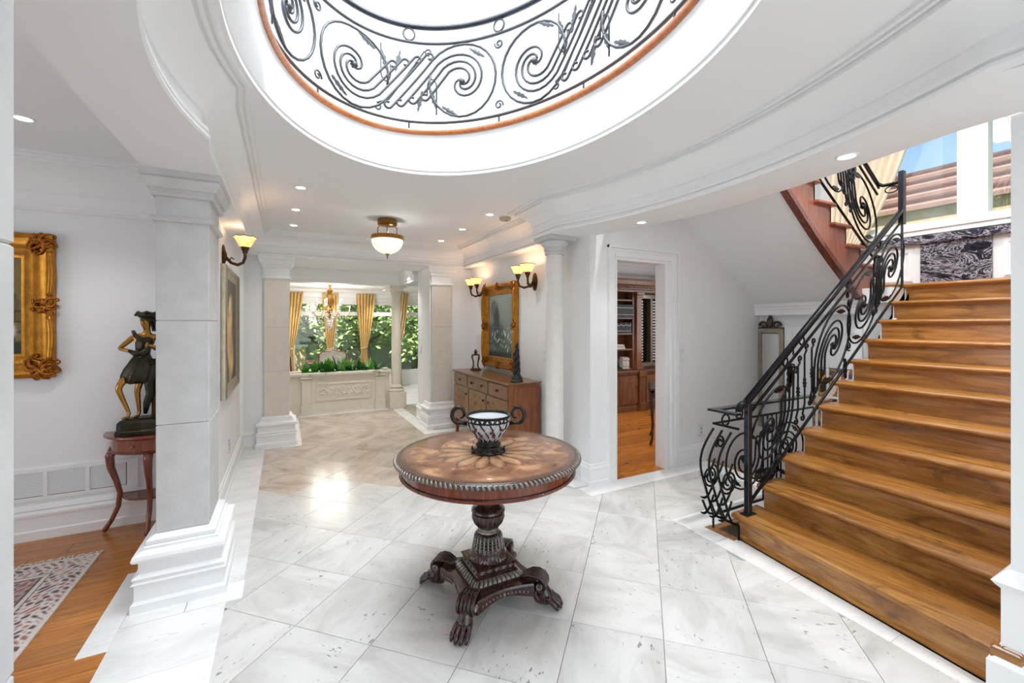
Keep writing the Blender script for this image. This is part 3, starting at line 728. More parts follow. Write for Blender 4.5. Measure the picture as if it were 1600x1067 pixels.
def round_column(x, y, z0, z1, r, label, m, base_m, ab=0.17, plinth=0.3, pk=1.75):
    t = thing('column', label, 'column', (x, y, 0))
    ob('plinth', MB().cbox(-r * pk, r * pk, -r * pk, r * pk, z0, z0 + plinth, 0.008), base_m, t)
    b = z0 + plinth
    ob('base', MB().lathe([(r * 1.5, b), (r * 1.65, b + .015), (r * 1.65, b + .035), (r * 1.5, b + .05), (r * 1.25, b + .055), (r * 1.2, b + .07), (r * 1.35, b + .075), (r * 1.38, b + .09), (r * 1.1, b + .105), (r, b + .125)], 40), base_m, t, 'all')
    ob('shaft', MB().lathe([(r, b + 0.12), (r, b + 0.7), (r * 0.97, b + 1.2), (r * 0.9, z1 - 0.16)], 40), m, t, True)
    ob('capital', MB().lathe([(r * 0.9, z1 - .17), (r * 1.05, z1 - .165), (r * 1.1, z1 - .155), (r * 1.05, z1 - .145), (r * 1.02, z1 - .135), (r * 1.2, z1 - .125), (r * 1.2, z1 - .11), (r * 1.12, z1 - .105), (r * 1.25, z1 - .09), (r * 1.45, z1 - .07), (r * 1.55, z1 - .05), (r * 1.5, z1 - .04)], 40), 'grey_stone' if base_m == 'white' else m, t, True)
    ob('abacus', MB().cbox(-ab, ab, -ab, ab, z1 - 0.042, z1, 0.004), 'grey_stone' if base_m == 'white' else m, t)
    return t
round_column(2.305, 3.47, 0, 2.33, 0.088, 'smooth round limestone column in the corner beside the study wall', 'column_stone', 'white', 0.15, 0.10, 1.5)
round_column(1.775, 7.80, 0, 2.18, 0.085, 'cream round column rising at the end of the stone planter', 'cream_stone', 'cream_stone', 0.14, 0.29)

# ------------------------------------------------------------------ scroll ironwork
def spiral_strand(R, turns, c, phi, length, curl, k=0):
    """points: curl, straight bar, then winding clockwise into the spiral; centre at the origin"""
    n = (sin(phi), -cos(phi)); d = (cos(phi), sin(phi))
    pts = []
    if length > 0:
        ex, ey = n[0] * R + d[0] * length, n[1] * R + d[1] * length
        if curl:
            q = []
            for i in range(15):
                a = i / 14 * 1.55 * PI
                rr = curl * (1 - 0.55 * i / 14)
                q.append((ex + n[0] * (curl - rr * cos(a)) + d[0] * rr * sin(a), ey + n[1] * (curl - rr * cos(a)) + d[1] * rr * sin(a)))
            pts += q[::-1]
        for i in range(1, 5): pts.append((n[0] * R + d[0] * length * (1 - i / 5), n[1] * R + d[1] * length * (1 - i / 5)))
    a0 = phi - PI / 2
    N = max(8, int(26 * turns))
    for i in range(N + 1):
        u = i / N * turns
        r = R - c * u
        if r < 0.012: break
        pts.append((r * cos(a0 - 2 * PI * u), r * sin(a0 - 2 * PI * u)))
    return pts
def curl_pts(x, y, r, a0, sgn=1, turns=1.4, tail=0.0, ta=0.0):
    pts = []
    for i in range(int(20 * turns) + 1):
        u = i / 20
        rr = r * (0.25 + 0.75 * u / turns)
        pts.append((x + rr * cos(a0 + sgn * 2 * PI * u), y + rr * sin(a0 + sgn * 2 * PI * u)))
    if tail:
        px, py = pts[-1]
        for i in range(1, 5): pts.append((px + cos(ta) * tail * i / 4, py + sin(ta) * tail * i / 4))
    return pts
def leaf_pts(x, y, L, ang, w=0.03):
    """jagged acanthus outline in the panel plane"""
    up = []; dn = []
    for i in range(9):
        t = i / 8
        ww = w * sin(PI * min(1, t * 0.9 + 0.08)) * (1.0 if i % 2 else 0.55)
        up.append((t * L, ww)); dn.append((t * L, -ww))
    o = up + dn[::-1]
    return [(x + px * cos(ang) - py * sin(ang), y + px * sin(ang) + py * cos(ang)) for px, py in o]

def ironwork(parent, P, centres, R, phi, H, mat_, rad, reach=None, strands=3, dels=None, c=None, rosettes=True, leaves=True, extra_curls=()):
    """centres: list of (s, v, flip). P(cs, cv, dx, dy, off) maps a local point near a centre to 3D"""
    dl = dels or R * 0.2
    cc = c or dl * strands
    for cs, cv, flip, ln in centres:
        sg = -1 if flip else 1
        for k in range(strands):
            rr = R - k * dl
            c_k = cc if k else dl * 0.75
            turns = (rr - 0.02) / cc if k else 0.93
            L = ln * (1 - 0.16 * k) if ln else 0
            pts = spiral_strand(rr, turns, c_k, phi, L, 0.032 if ln else 0, k)
            pts = [P(cs, cv, sg * x, sg * y, 0) for x, y in pts]
            if len(pts) > 3: ob('scroll_bar', MB().tube(pts, rad, 6), mat_, parent, 'all')
        if rosettes:
            q = Vector(P(cs, cv, 0, 0, 0))
            rb_ = MB().ball((0, 0, 0), 0.024, 10, 6)
            for j in range(6): rb_.ball((0.019 * cos(j * PI / 3), 0, 0.019 * sin(j * PI / 3)), 0.010, 6, 4)
            rb_.v = [tuple(Vector(v) + q) for v in rb_.v]
            ob('rosette', rb_, mat_, parent, 'all')
        if leaves:
            for ax, ay, an in ((0.55 * R, 0.62 * R, 2.6), (-0.62 * R, -0.55 * R, -0.6)):
                lp = leaf_pts(ax, ay, 0.13 * R / 0.25, an, 0.017)
                f = [P(cs, cv, sg * x, sg * y, 0.006) for x, y in lp]; b = [P(cs, cv, sg * x, sg * y, -0.006) for x, y in lp]
                ob('leaf', MB().loft([f, b], True, True), mat_, parent)

# ---- oval balcony railing
rail_e = (E1[0], E1[1], E1[2] + 0.025, E1[3] + 0.025, E1[4])
NT = 720
tab = [ell(rail_e, 2 * PI * i / NT) for i in range(NT + 1)]
acc = [0.0]
for i in range(NT): acc.append(acc[-1] + math.dist(tab[i], tab[i + 1]))
PER = acc[-1]
def on_ell(s, off=0.0):
    s = s % PER
    lo, hi = 0, NT
    while hi - lo > 1:
        m_ = (lo + hi) // 2
        if acc[m_] <= s: lo = m_
        else: hi = m_
    f = (s - acc[lo]) / (acc[hi] - acc[lo])
    x = tab[lo][0] + (tab[hi][0] - tab[lo][0]) * f; y = tab[lo][1] + (tab[hi][1] - tab[lo][1]) * f
    if off:
        tx, ty = tab[hi][0] - tab[lo][0], tab[hi][1] - tab[lo][1]
        l = math.hypot(tx, ty); x += ty / l * off; y -= tx / l * off
    return x, y
bal = thing('balcony_railing', 'dark scrolled wrought-iron railing around the oval balcony overhead', 'railing', (E1[0], E1[1], 2.966))
def BL(v): return (v[0] - E1[0], v[1] - E1[1], v[2] - 2.966)
ZB, ZM, ZT = 3.03, 3.63, 3.75
for nm, zz, rr, mm in (('bottom_rail', ZB, 0.011, 'iron_pale'), ('mid_rail', ZM, 0.011, 'iron_pale'), ('handrail', ZT, 0.019, 'steel_rail')):
    ob(nm, MB().tube([BL((*ell(rail_e, 2 * PI * i / 120), zz)) for i in range(120)], rr, 8, closed=True), mm, bal, 'all')
def PB(cs, cv, dx, dy, off):
    x, y = on_ell(cs - dx, off); return BL((x, y, ZB + cv + dy))
# locate phase: spiral near (1.27, 3.06)
best = min(range(NT), key=lambda i: math.dist(tab[i], (1.24, 3.10)))
s0 = acc[best]
NPAN = 5
LP = PER / NPAN
R_ = 0.288
sep = 0.575 * LP
for k in range(NPAN):
    sB = s0 - k * LP                     # seen from inside: dx runs clockwise
    cB = sB; cA = sB + sep
    # A (left of the pair as seen) and B (right) with slanting bars between
    ironwork(bal, PB, [(cA, 0.30, False, 0.50), (cB, 0.30, True, 0.50)], R_, math.radians(52), 0.6, 'iron_pale', 0.0098, dels=0.052, strands=4)
    mid = (cA + cB) / 2
    # slender middle bar with curled ends and leaf sprays
    pts = curl_pts(-0.155, -0.225, 0.03, 1.0, -1, 1.2)[::-1]
    pts = [(-0.20 + 0.40 * i / 6 * 0.78, -0.24 + 0.48 * i / 6) for i in range(7)]
    pts = curl_pts(-0.23, -0.235, 0.028, 0.5, 1, 1.2) + pts[1:] + curl_pts(0.145, 0.235, 0.028, 3.6, 1, 1.2)[::-1]
    ob('scroll_bar', MB().tube([PB(mid, 0.30, x, y, 0) for x, y in pts], 0.007, 6), 'iron_pale', bal, 'all')
    for sg in (1, -1):
        for bx_, by_, bl, ba in ((-0.10, 0.06, 0.17, 1.35), (-0.16, 0.05, 0.15, 1.85)):
            lp = leaf_pts(bx_, by_, bl, ba, 0.02)
            f = [PB(mid, 0.30, sg * x, sg * y, 0.006) for x, y in lp]; b = [PB(mid, 0.30, sg * x, sg * y, -0.006) for x, y in lp]
            ob('leaf', MB().loft([f, b], True, True), 'iron_pale', bal)
        u = [(-0.17 + 0.035 * cos(a), 0.03 + 0.06 * sin(a)) for a in [PI + PI * i / 10 for i in range(11)]]
        ob('scroll_bar', MB().tube([PB(mid, 0.30, sg * x, sg * y, 0) for x, y in [(-0.205, 0.24)] + u + [(-0.135, 0.10)]], 0.006, 6), 'iron_pale', bal, 'all')
    gap = cB - (LP - sep) / 2
    for sg in (1, -1):
        cp = [(sg * x, y) for x, y in curl_pts(-0.0, 0.225, 0.035, -1.5, -1, 1.3)]
        ob('scroll_bar', MB().tube([PB(gap, 0.30, x * 1.0, sg * y, 0) for x, y in cp], 0.0065, 6), 'iron_pale', bal, 'all')
    for cc_ in (gap, mid):
        rp = [PB(cc_, ZM - ZB + 0.058, 0.042 * cos(a), 0.045 * sin(a), 0) for a in [2 * PI * i / 18 for i in range(18)]]
        ob('ring', MB().tube(rp, 0.007, 6, closed=True), 'iron_pale', bal, 'all')
        ob('stanchion', MB().tube([PB(cc_, -0.066, 0, 0, 0), PB(cc_, 0, 0, 0, 0)], 0.007, 6), 'iron_pale', bal)

# ------------------------------------------------------------------ main staircase
RISE = 0.171
NL = [(2.79, 1.915), (3.04, 1.89), (3.27, 1.875), (3.51, 1.865), (3.75, 1.86), (4.0, 1.86), (4.245, 1.86), (4.49, 1.86), (4.735, 1.86), (4.98, 1.86), (5.225, 1.86)]
NR = [(2.575, 0.60), (2.885, 0.56), (3.16, 0.535), (3.44, 0.53), (3.71, 0.53), (3.98, 0.53), (4.235, 0.53), (4.485, 0.53), (4.735, 0.53), (4.98, 0.53), (5.225, 0.53)]
stair = thing('staircase', 'amber wooden staircase rising past the iron scroll railing', 'staircase', (2.7, 1.25, 0))
def ST(x, y, z): return (x - 2.7, y - 1.25, z)
for i in range(11):
    z = RISE * (i + 1)
    (lx, ly), (rx_, ry_) = NL[i], NR[i]
    nlx, nrx = (NL[i + 1][0] + 0.03, NR[i + 1][0] + 0.03) if i < 10 else (6.38, 6.38)
    if i == 0:
        ryy = 0.60
    pr = [(0.0, -0.034), (-0.010, -0.028), (-0.014, -0.017), (-0.010, -0.006), (0.0, 0.0)]
    rl = [ST(lx + a, ly + 0.03, z + b) for a, b in pr] + [ST(nlx, ly + 0.03, z), ST(nlx, ly + 0.03, z - 0.034)]
    rr = [ST(rx_ + a, ry_, z + b) for a, b in pr] + [ST(nrx, ry_, z), ST(nrx, ry_, z - 0.034)]
    if i == 10:
        mb = MB().loft([rl, rr], True, True)
        mb.box(*[v for v in (5.22 - 2.7, 6.38 - 2.7, 1.89 - 1.25, 3.16 - 1.25, z - 0.034, z)])
        ob('landing', mb, 'stair_wood', stair, True)
    else: ob('tread', MB().loft([rl, rr], True, True), 'stair_wood', stair, True)
    # cove strip under the nosing and riser
    q = [(0.028, z - 0.034), (0.028, z - RISE), (0.05, z - RISE), (0.05, z - 0.034)]
    ob('riser', MB().loft([[ST(lx + a, ly, b) for a, b in q], [ST(rx_ + a, ry_, b) for a, b in q]], True, True), 'stair_wood', stair)
    q = [(0.012, z - 0.034), (0.018, z - 0.044), (0.028, z - 0.050), (0.03, z - 0.034)]
    ob('nosing_cove', MB().loft([[ST(lx + a, ly, b) for a, b in q], [ST(rx_ + a, ry_, b) for a, b in q]], True, True), 'stair_wood', stair)
q = [(0.0, 0.004), (0.012, 0.004), (0.012, 0.02), (0.028, 0.03), (0.028, 0.004)]
ob('shoe_moulding', MB().loft([[ST(NL[0][0] + a, NL[0][1], b) for a, b in q], [ST(NR[0][0] + a, NR[0][1], b) for a, b in q]], True, True), 'stair_wood', stair)
# white skirt under the open side
sk = [(2.83, 0.0)]
for i in range(11):
    sk.append((NL[i][0] + 0.035, RISE * (i + 1) - 0.036))
    sk.append((NL[i + 1][0] + 0.03 if i < 10 else 5.3, RISE * (i + 1) - 0.036))
sk += [(5.3, 1.70), (5.0, 1.55), (3.05, 0.0)]
ob('open_skirt', MB().prism([(x - 2.7, z) for x, z in sk], 1.84 - 1.25, 1.872 - 1.25, 'y'), 'white', stair)
# wooden curb closing the first step against the wall end
cur = [(2.545, 0.0), (2.545, 0.20), (2.60, 0.235), (2.95, 0.43), (3.2, 0.60), (3.2, 0.0)]
ob('end_stringer', MB().prism([(x - 2.7, z) for x, z in cur], 0.555 - 1.25, 0.615 - 1.25, 'y'), 'stair_wood', stair, bevel=0.006)
ob('end_cap', MB().cbox(2.525 - 2.7, 2.585 - 2.7, 0.54 - 1.25, 0.63 - 1.25, 0, 0.205, 0.006).cbox(2.53 - 2.7, 2.60 - 2.7, 0.535 - 1.25, 0.60 - 1.25, 0.0, 0.215, 0.006), 'stair_wood', stair)

# upper flight returning over the basement well
up = thing('staircase', 'reddish upper stair flight with open-ended treads above the sloped soffit', 'staircase', (5.2, 2.1, 1.88))
def UT(x, z): return (x - 5.2, z - 1.88)
ust = []
ux0 = 5.22; GO = 0.268
NU = 7
for i in range(NU):
    ust.append((ux0 - GO * i, 1.881 + RISE * i)); ust.append((ux0 - GO * i, 1.881 + RISE * (i + 1)))
top = ust[-1]
curve = []
for i in range(15):
    t = i / 14
    x = 3.60 + (5.06 - 3.60) * t
    z = 2.735 - 0.70 * (x - 3.60) - 0.05 * sin(PI * t) * 0.9
    curve.append((x, z))
poly = [UT(x, z) for x, z in ust] + [UT(3.60, top[1])] + [UT(*p) for p in curve] + [UT(5.22, 1.70)]
ob('stringer', MB().prism(poly, 2.10 - 2.1, 2.14 - 2.1, 'y'), 'cherry', up)
ob('stringer_band', MB().loft([[(UT(x, z)[0], a, UT(x, z)[1] + b) for a, b in ((-0.012, -0.03), (0.05, -0.03), (0.05, 0.025), (-0.012, 0.025))] for x, z in curve], True, True), 'mahogany', up)
for i in range(NU):
    x1 = ux0 - GO * i; z1 = 1.881 + RISE * (i + 1)
    ob('tread', MB().cbox(x1 - GO - 0.02 - 5.2, x1 + 0.03 - 5.2, -0.045, 1.06, z1 - 1.88, z1 + 0.032 - 1.88, 0.008), 'cherry', up)
    ob('riser', MB().box(x1 - 0.02 - 5.2, x1 - 5.2, 0.0, 1.06, z1 - RISE - 1.88, z1 - 1.88), 'cherry', up)
# sloped plaster soffit below the upper flight, landing slab, fascia
slope = [(3.70, 2.64), (4.985, 1.735), (4.985, 1.85), (3.70, 2.78)]
struct('ceiling', MB().prism(slope, 2.13, 3.17, 'y').box(2.75, 3.72, 2.13, 3.17, 2.64, 2.78), 'ceil', 'sloping plaster soffit beneath the upper stair flight')
struct('ceiling', MB().box(4.985, 6.40, 1.875, 3.17, 1.70, 1.845).box(5.30, 6.40, 0.53, 1.875, 1.70, 1.845), 'ceil', 'underside of the stair landing')
struct('trim_8', MB().sweep([(4.985, 2.12), (4.985, 3.17)], [(0, 1.60), (0.012, 1.60), (0.012, 1.66), (0.02, 1.665), (0.02, 1.69), (0.034, 1.70), (0.034, 1.735), (0, 1.735)]), 'white', 'white fascia board under the landing above the low door')
struct('wall_back', MB().box(5.06, 5.16, 1.9, 3.17, -1.2, 1.70), 'wall', 'shaded wall with the low cupboard door beneath the landing')

# ---- railing helper for straight flights
def stair_rail(name, label, x0, z0, x1, z1, yy, lower, upper, centres, R, flipx=1, posts=(), mat_='iron', hr=0.02, phi=88, ln=0.3, strands=3):
    t = thing(name, label, 'railing', (x0, yy, z0))
    sl = (z1 - z0) / (x1 - x0)
    def W(x, v): return (x - x0, 0.0, z0 + sl * (x - x0) + v - z0)
    ob('handrail', MB().tube([W(x0 - 0.03 * flipx, upper), W(x1, upper)], hr, 10, flat=0.8).tube([W(x0 - 0.03 * flipx, upper - 0.022), W(x1, upper - 0.022)], hr * 0.6, 8), mat_, t, 'all')
    ob('mid_rail', MB().tube([W(x0, upper - 0.11), W(x1, upper - 0.11)], 0.011, 6), mat_, t, 'all')
    ob('bottom_rail', MB().tube([W(x0, lower), W(x1, lower)], 0.012, 6), mat_, t, 'all')
    def PS(cs, cv, dx, dy, off):
        b = W(cs + dx * flipx, cv + dy); return (b[0], off, b[2])
    ironwork(t, PS, [(c, v, f, ln) for c, v, f in centres], R, math.radians(phi), 0, mat_, 0.0085, strands=strands, dels=R * (0.22 if strands == 3 else 0.18))
    return t, W, PS
main_rail, W, PS = stair_rail('stair_railing', 'black wrought-iron scroll railing climbing the wooden staircase', 2.86, 0.171, 5.20, 1.79, 1.875, 0.065, 0.80,
    [(3.12, 0.38, False), (3.98, 0.38, True), (4.47, 0.38, False), (4.98, 0.38, True)], 0.285, ln=0.20, strands=4, hr=0.025)
ob('newel', MB().cbox(-0.022, 0.022, -0.018, 0.018, 0.0, 0.775, 0.003).box(-0.05, 0.05, -0.03, 0.03, 0, 0.008), 'steel_rail', main_rail)
ob('rail_knuckle', MB().tube([(-0.11, 0, 0.735), (-0.08, 0, 0.765), (-0.03, 0, 0.785)], [0.022, 0.026, 0.02], 10), 'iron', main_rail, 'all')
ob('end_post', MB().cbox(2.322, 2.378, -0.022, 0.022, 2.28, 2.79, 0.004).tube([(2.35, 0, 1.70), (2.35, 0, 2.28)], 0.011, 8), 'steel_rail', main_rail)
# fillers: bars with curls, rings, leaf sprays
for cx_, hh_ in ((3.47, 0.30), (3.56, 0.34), (3.66, 0.30), (4.72, 0.30), (4.77, 0.26)):
    b = W(cx_, 0.40)
    pts = [(b[0] + x, 0, b[2] + z) for x, z in curl_pts(-0.03, -hh_ + 0.06, 0.026, 0.3, 1, 1.2) + [(0, -hh_ * 0.5), (0, 0), (0, hh_ * 0.6)] + curl_pts(0.03, hh_ * 0.8, 0.026, 3.4, 1, 1.2)[::-1]]
    ob('scroll_bar', MB().tube(pts, 0.0075, 6), 'iron', main_rail, 'all')
    ob('collar', MB().lathe([(0.006, -0.05), (0.013, -0.04), (0.008, -0.03), (0.015, -0.015), (0.009, 0), (0.013, 0.015), (0.006, 0.03)], 8, (b[0], 0, b[2])), 'iron', main_rail, 'all')
for cx_ in (3.30, 3.52, 4.22, 4.75):
    b = W(cx_, 0.745)
    ob('ring', MB().tube([(b[0] + 0.034 * cos(a), 0, b[2] + 0.034 * sin(a)) for a in [2 * PI * i / 16 for i in range(16)]], 0.007, 6, closed=True), 'iron', main_rail, 'all')
for cx_, cv_, an in ((3.33, 0.52, 1.2), (3.37, 0.50, 1.75), (4.2, 0.62, 1.4), (4.16, 0.14, -1.5), (4.66, 0.55, 1.3), (3.0, 0.10, 0.2)):
    lp = leaf_pts(0, 0, 0.17, an, 0.024); b = W(cx_, cv_)
    ob('leaf', MB().loft([[(b[0] + x, 0.007, b[2] + z) for x, z in lp], [(b[0] + x, -0.007, b[2] + z) for x, z in lp]], True, True), 'iron', main_rail)
for cx_, cv_, r_, a_ in ((3.40, 0.62, 0.035, 0), (4.24, 0.55, 0.035, 1), (4.22, 0.20, 0.04, 2), (2.98, 0.17, 0.05, 3), (3.08, 0.10, 0.045, 1), (4.72, 0.60, 0.035, 2), (3.30, 0.12, 0.05, 0)):
    b = W(cx_, cv_)
    ob('scroll_bar', MB().tube([(b[0] + x, 0, b[2] + z) for x, z in curl_pts(0, 0, r_, a_, 1, 1.5)], 0.007, 6), 'iron', main_rail, 'all')

rail2, W2, PS2 = stair_rail('stair_railing', 'black scroll railing along the reddish upper flight', 5.19, 2.02, 3.50, 3.10, 2.06, 0.075, 0.87,
    [(4.90, 0.42, False), (4.30, 0.42, True), (3.75, 0.42, False)], 0.29, flipx=-1, phi=75, ln=0.26, strands=4, hr=0.017)
for cx_ in (4.70, 4.62, 4.12):
    b = W2(cx_, 0.47)
    pts = [(b[0] + x, 0, b[2] + z) for x, z in curl_pts(-0.03, -0.24, 0.026, 0.3, 1, 1.2) + [(0, -0.15), (0, 0), (0, 0.2)] + curl_pts(0.03, 0.26, 0.026, 3.4, 1, 1.2)[::-1]]
    ob('scroll_bar', MB().tube(pts, 0.0075, 6), 'iron', rail2, 'all')
    lp = leaf_pts(0.03, 0.05, 0.17, 1.4, 0.024)
    ob('leaf', MB().loft([[(b[0] + x, 0.007, b[2] + z) for x, z in lp], [(b[0] + x, -0.007, b[2] + z) for x, z in lp]], True, True), 'iron', rail2)

# ---- level guard rail at the basement well beside the stair foot
g = thing('guard_railing', 'low black iron guard railing with bellied scrolls at the stairwell edge', 'railing', (2.78, 2.09, 0))
ob('handrail', MB().cbox(-0.03, 1.32, -0.03, 0.03, 0.862, 0.878, 0.003).cbox(-0.03, 0.03, -0.20, -0.0305, 0.862, 0.878, 0.003), 'blue_rail', g)
ob('mid_rail', MB().tube([(0, -0.2, 0.77), (0, 0, 0.77), (1.32, 0, 0.77)], 0.009, 6), 'iron', g)
ob('bottom_rail', MB().tube([(0, -0.2, 0.10), (0, 0, 0.10), (1.32, 0, 0.10)], 0.010, 6), 'iron', g)
ob('shoe_frame', MB().tube([(0, 0, 0.0), (0, 0, 0.10)], 0.008, 6).tube([(0.0, -0.2, 0.0), (0, -0.2, 0.10)], 0.008, 6), 'iron', g)
def PG(cs, cv, dx, dy, off): return (cs + dx, off, cv + dy)
ironwork(g, PG, [(0.36, 0.45, False, 0.22), (0.95, 0.45, True, 0.22)], 0.235, math.radians(85), 0, 'iron', 0.008, dels=0.05)
for k in range(5):
    x = 0.60 + 0.06 * k
    ob('scroll_bar', MB().tube([(x, 0, 0.10), (x, 0, 0.77)], 0.007, 6), 'iron', g, 'all')
for yy in (-0.02, -0.09, -0.16):
    # bellied S bars swelling out towards the hall
    pts = []
    for i in range(25):
        t = i / 24
        pts.append((-0.02 - 0.11 * sin(PI * t ** 0.8) + 0.04 * sin(2 * PI * t), yy + 0.02 * sin(3 * t), 0.12 + 0.62 * t))
    ob('belly_bar', MB().tube([(-0.14, yy, 0.24)] + [(-0.12 + 0.06 * i / 5, yy, 0.20 - 0.07 * sin(PI * i / 10)) for i in range(6)] + pts, 0.0085, 6), 'iron', g, 'all')
    if abs(yy + .09) > .01: cpz = curl_pts(-0.055, 0.40, 0.085, yy * 10, 1 if yy > -.1 else -1, 2.2)
    else: cpz = curl_pts(-0.045, 0.66, 0.05, 0, 1, 1.6)
    ob('scroll_bar', MB().tube([(x, yy, z) for x, z in cpz], 0.0075, 6), 'iron', g, 'all')
    for z0, w_ in ((0.16, 0.14), (0.27, 0.15), (0.42, 0.15)):
        hk = [(-0.16 + w_ * t, yy, z0 - 0.03 * sin(PI * t) + 0.10 * t * t) for t in [i / 8 for i in range(9)]]
        ob('claw_bar', MB().tube(hk, [0.004, 0.007, 0.009, 0.009, 0.009, 0.008, 0.008, 0.008, 0.008], 6), 'iron', g, 'all')
for rx0 in (-0.0, 0.3):
    ob('ring', MB().tube([(rx0 + 0.04 * cos(a), -0.1 if rx0 == 0 else 0, 0.815 + 0.04 * sin(a)) for a in [2 * PI * i / 16 for i in range(16)]], 0.007, 6, closed=True), 'iron', g, 'all')
# wooden nosing boards round the well and the first basement steps
struct('trim_9', MB().cbox(2.735, 2.80, 1.90, 2.13, -0.02, 0.006, 0.002).cbox(2.80, 4.10, 2.06, 2.115, -0.02, 0.006, 0.002), 'stair_wood', 'wooden edging board around the narrow stairwell slot')
struct('trim_10', MB().cbox(4.075, 4.14, 2.12, 3.165, -0.02, 0.008, 0.003), 'stair_wood', 'wooden nosing strip at the top of the basement stairs')
bs = thing('staircase', 'wooden basement stair descending behind the guard railing', 'staircase', (4.15, 2.6, 0))
for i in range(3):
    ob('tread', MB().box(0 + 0.25 * i, 0.27 + 0.25 * i, -0.5, 0.55, -0.19 - 0.18 * i, -0.16 - 0.18 * i), 'stair_wood', bs)
    ob('riser', MB().box(-0.01 + 0.25 * i, 0.01 + 0.25 * i, -0.5, 0.55, -0.18 - 0.18 * i, -0.02 - 0.18 * i), 'stair_wood', bs)
struct('wall_well', MB().box(2.72, 2.735, 1.9, 2.1, -1.2, -0.02).box(2.74, 4.1, 2.115, 2.125, -1.2, -0.02), 'wall', 'inner faces of the stairwell slot')

ob('handrail_turn', MB().tube([(0.0, 0, 0.87), (0.03, -0.03, 0.845), (0.05, -0.10, 0.845), (0.03, -0.18, 0.85)], 0.017, 8), 'iron', rail2, 'all')
ob('ring', MB().tube([(0.03, -0.10 + 0.05 * cos(a), 0.79 + 0.032 * sin(a)) for a in [2 * PI * i / 16 for i in range(16)]], 0.006, 6, closed=True), 'iron', rail2, 'all')
mat('silver_carve', lin(150, 142, 132), 0.36, 0.45, var=0.5, scale=60)
# ------------------------------------------------------------------ round pedestal table
TX, TY = 1.0, 2.17
tb = thing('pedestal_table', 'round mahogany pedestal table with starburst veneer and carved paw feet', 'table', (TX, TY, 0))
ob('tabletop', MB().lathe([(0.40, 0.766), (0.484, 0.768), (0.492, 0.776), (0.492, 0.786), (0.486, 0.7905), (0.478, 0.7885), (0.474, 0.7900), (0.2, 0.7902), (0.001, 0.7902)], 96), 'table_veneer', tb, True)
ob('rim', MB().lathe([(0.480, 0.7625), (0.494, 0.7625), (0.503, 0.768), (0.506, 0.776), (0.500, 0.785), (0.492, 0.7895), (0.484, 0.789)], 96), 'table_dark', tb, True)
gd = MB()
for k in range(128):
    a = 2 * PI * k / 128; b = a + 0.022
    gd.tube([(0.4925 * cos(a), 0.4925 * sin(a), 0.7885), (0.502 * cos((a + b) / 2), 0.502 * sin((a + b) / 2), 0.782), (0.505 * cos(b), 0.505 * sin(b), 0.7735), (0.500 * cos(b + .004), 0.500 * sin(b + .004), 0.7665)], [0.003, 0.0068, 0.0078, 0.004], 6)
ob('gadroon_carving', gd, 'silver_carve', tb, 'all')
ap = ob('apron', MB().lathe([(0.45, 0.77), (0.478, 0.765), (0.478, 0.760), (0.470, 0.756), (0.470, 0.712), (0.478, 0.708), (0.482, 0.701), (0.476, 0.694), (0.44, 0.692), (0.43, 0.74)], 96), 'mahogany', tb, True)
ob('bead_moulding', MB().lathe([(0.470, 0.714), (0.476, 0.712), (0.4765, 0.709), (0.470, 0.707)], 96), 'table_dark', ap, True)
ob('pedestal_cup', MB().flute([(0.055, 0.70, 0), (0.085, 0.66, 0.03), (0.088, 0.58, 0.03), (0.06, 0.53, 0.04), (0.055, 0.505, 0.02), (0.082, 0.49, 0), (0.092, 0.478, 0), (0.094, 0.468, 0), (0.086, 0.46, 0.0)], 20, 0.04, 4), 'table_dark', tb, True)
ob('pedestal_bowl', MB().flute([(0.080, 0.462, 0), (0.089, 0.455, 0.01), (0.089, 0.435, 0.05), (0.078, 0.405, 0.07), (0.060, 0.382, 0.05), (0.048, 0.374, 0)], 22, 0.06, 4), 'table_dark', tb, True)
ob('gilt_ring', MB().lathe([(0.045, 0.378), (0.055, 0.376), (0.058, 0.370), (0.054, 0.364), (0.058, 0.360), (0.060, 0.354), (0.05, 0.348)], 40), 'carve_light', tb, True)
ob('pedestal_bell', MB().flute([(0.050, 0.352, 0), (0.064, 0.345, 0.02), (0.072, 0.330, 0.04), (0.073, 0.305, 0.07), (0.078, 0.28, 0.08), (0.086, 0.262, 0.05), (0.088, 0.256, 0)], 22, 0.07, 4), 'table_dark', tb, True)
bl_ = MB()
for k in range(22):
    a = 2 * PI * k / 22
    bl_.tube([(r * cos(a), r * sin(a), z) for r, z in ((0.066, 0.345), (0.0755, 0.33), (0.0775, 0.305), (0.0825, 0.28), (0.089, 0.263))], [0.002, 0.005, 0.0055, 0.0055, 0.003], 6)
    for m_ in range(4): bl_.ball((0.079 * cos(a + .14) * (0.97 + .03 * m_), 0.079 * sin(a + .14) * (0.97 + .03 * m_), 0.325 - 0.015 * m_), 0.004, 5, 4)
ob('bell_carving', bl_, 'silver_carve', tb, 'all')
ob('pedestal_collar', MB().flute([(0.086, 0.258, 0), (0.092, 0.252, 0), (0.095, 0.246, 0), (0.100, 0.238, 0.02), (0.108, 0.226, 0.03), (0.110, 0.216, 0.03), (0.104, 0.208, 0)], 34, 0.03, 4), 'table_dark', tb, True)
def sq(r, z): return [(-r, -r, z), (r, -r, z), (r, r, z), (-r, r, z)]
ob('upper_block', MB().loft([sq(0.112, 0.166), sq(0.116, 0.168), sq(0.116, 0.174), sq(0.108, 0.178), sq(0.108, 0.200), sq(0.116, 0.203), sq(0.118, 0.210), sq(0.112, 0.2125)], True, True), 'table_dark', tb)
ob('lower_block', MB().loft([sq(0.150, 0.128), sq(0.152, 0.130), sq(0.152, 0.138), sq(0.146, 0.140), sq(0.122, 0.162), sq(0.122, 0.1665)], True, True), 'table_dark', tb)
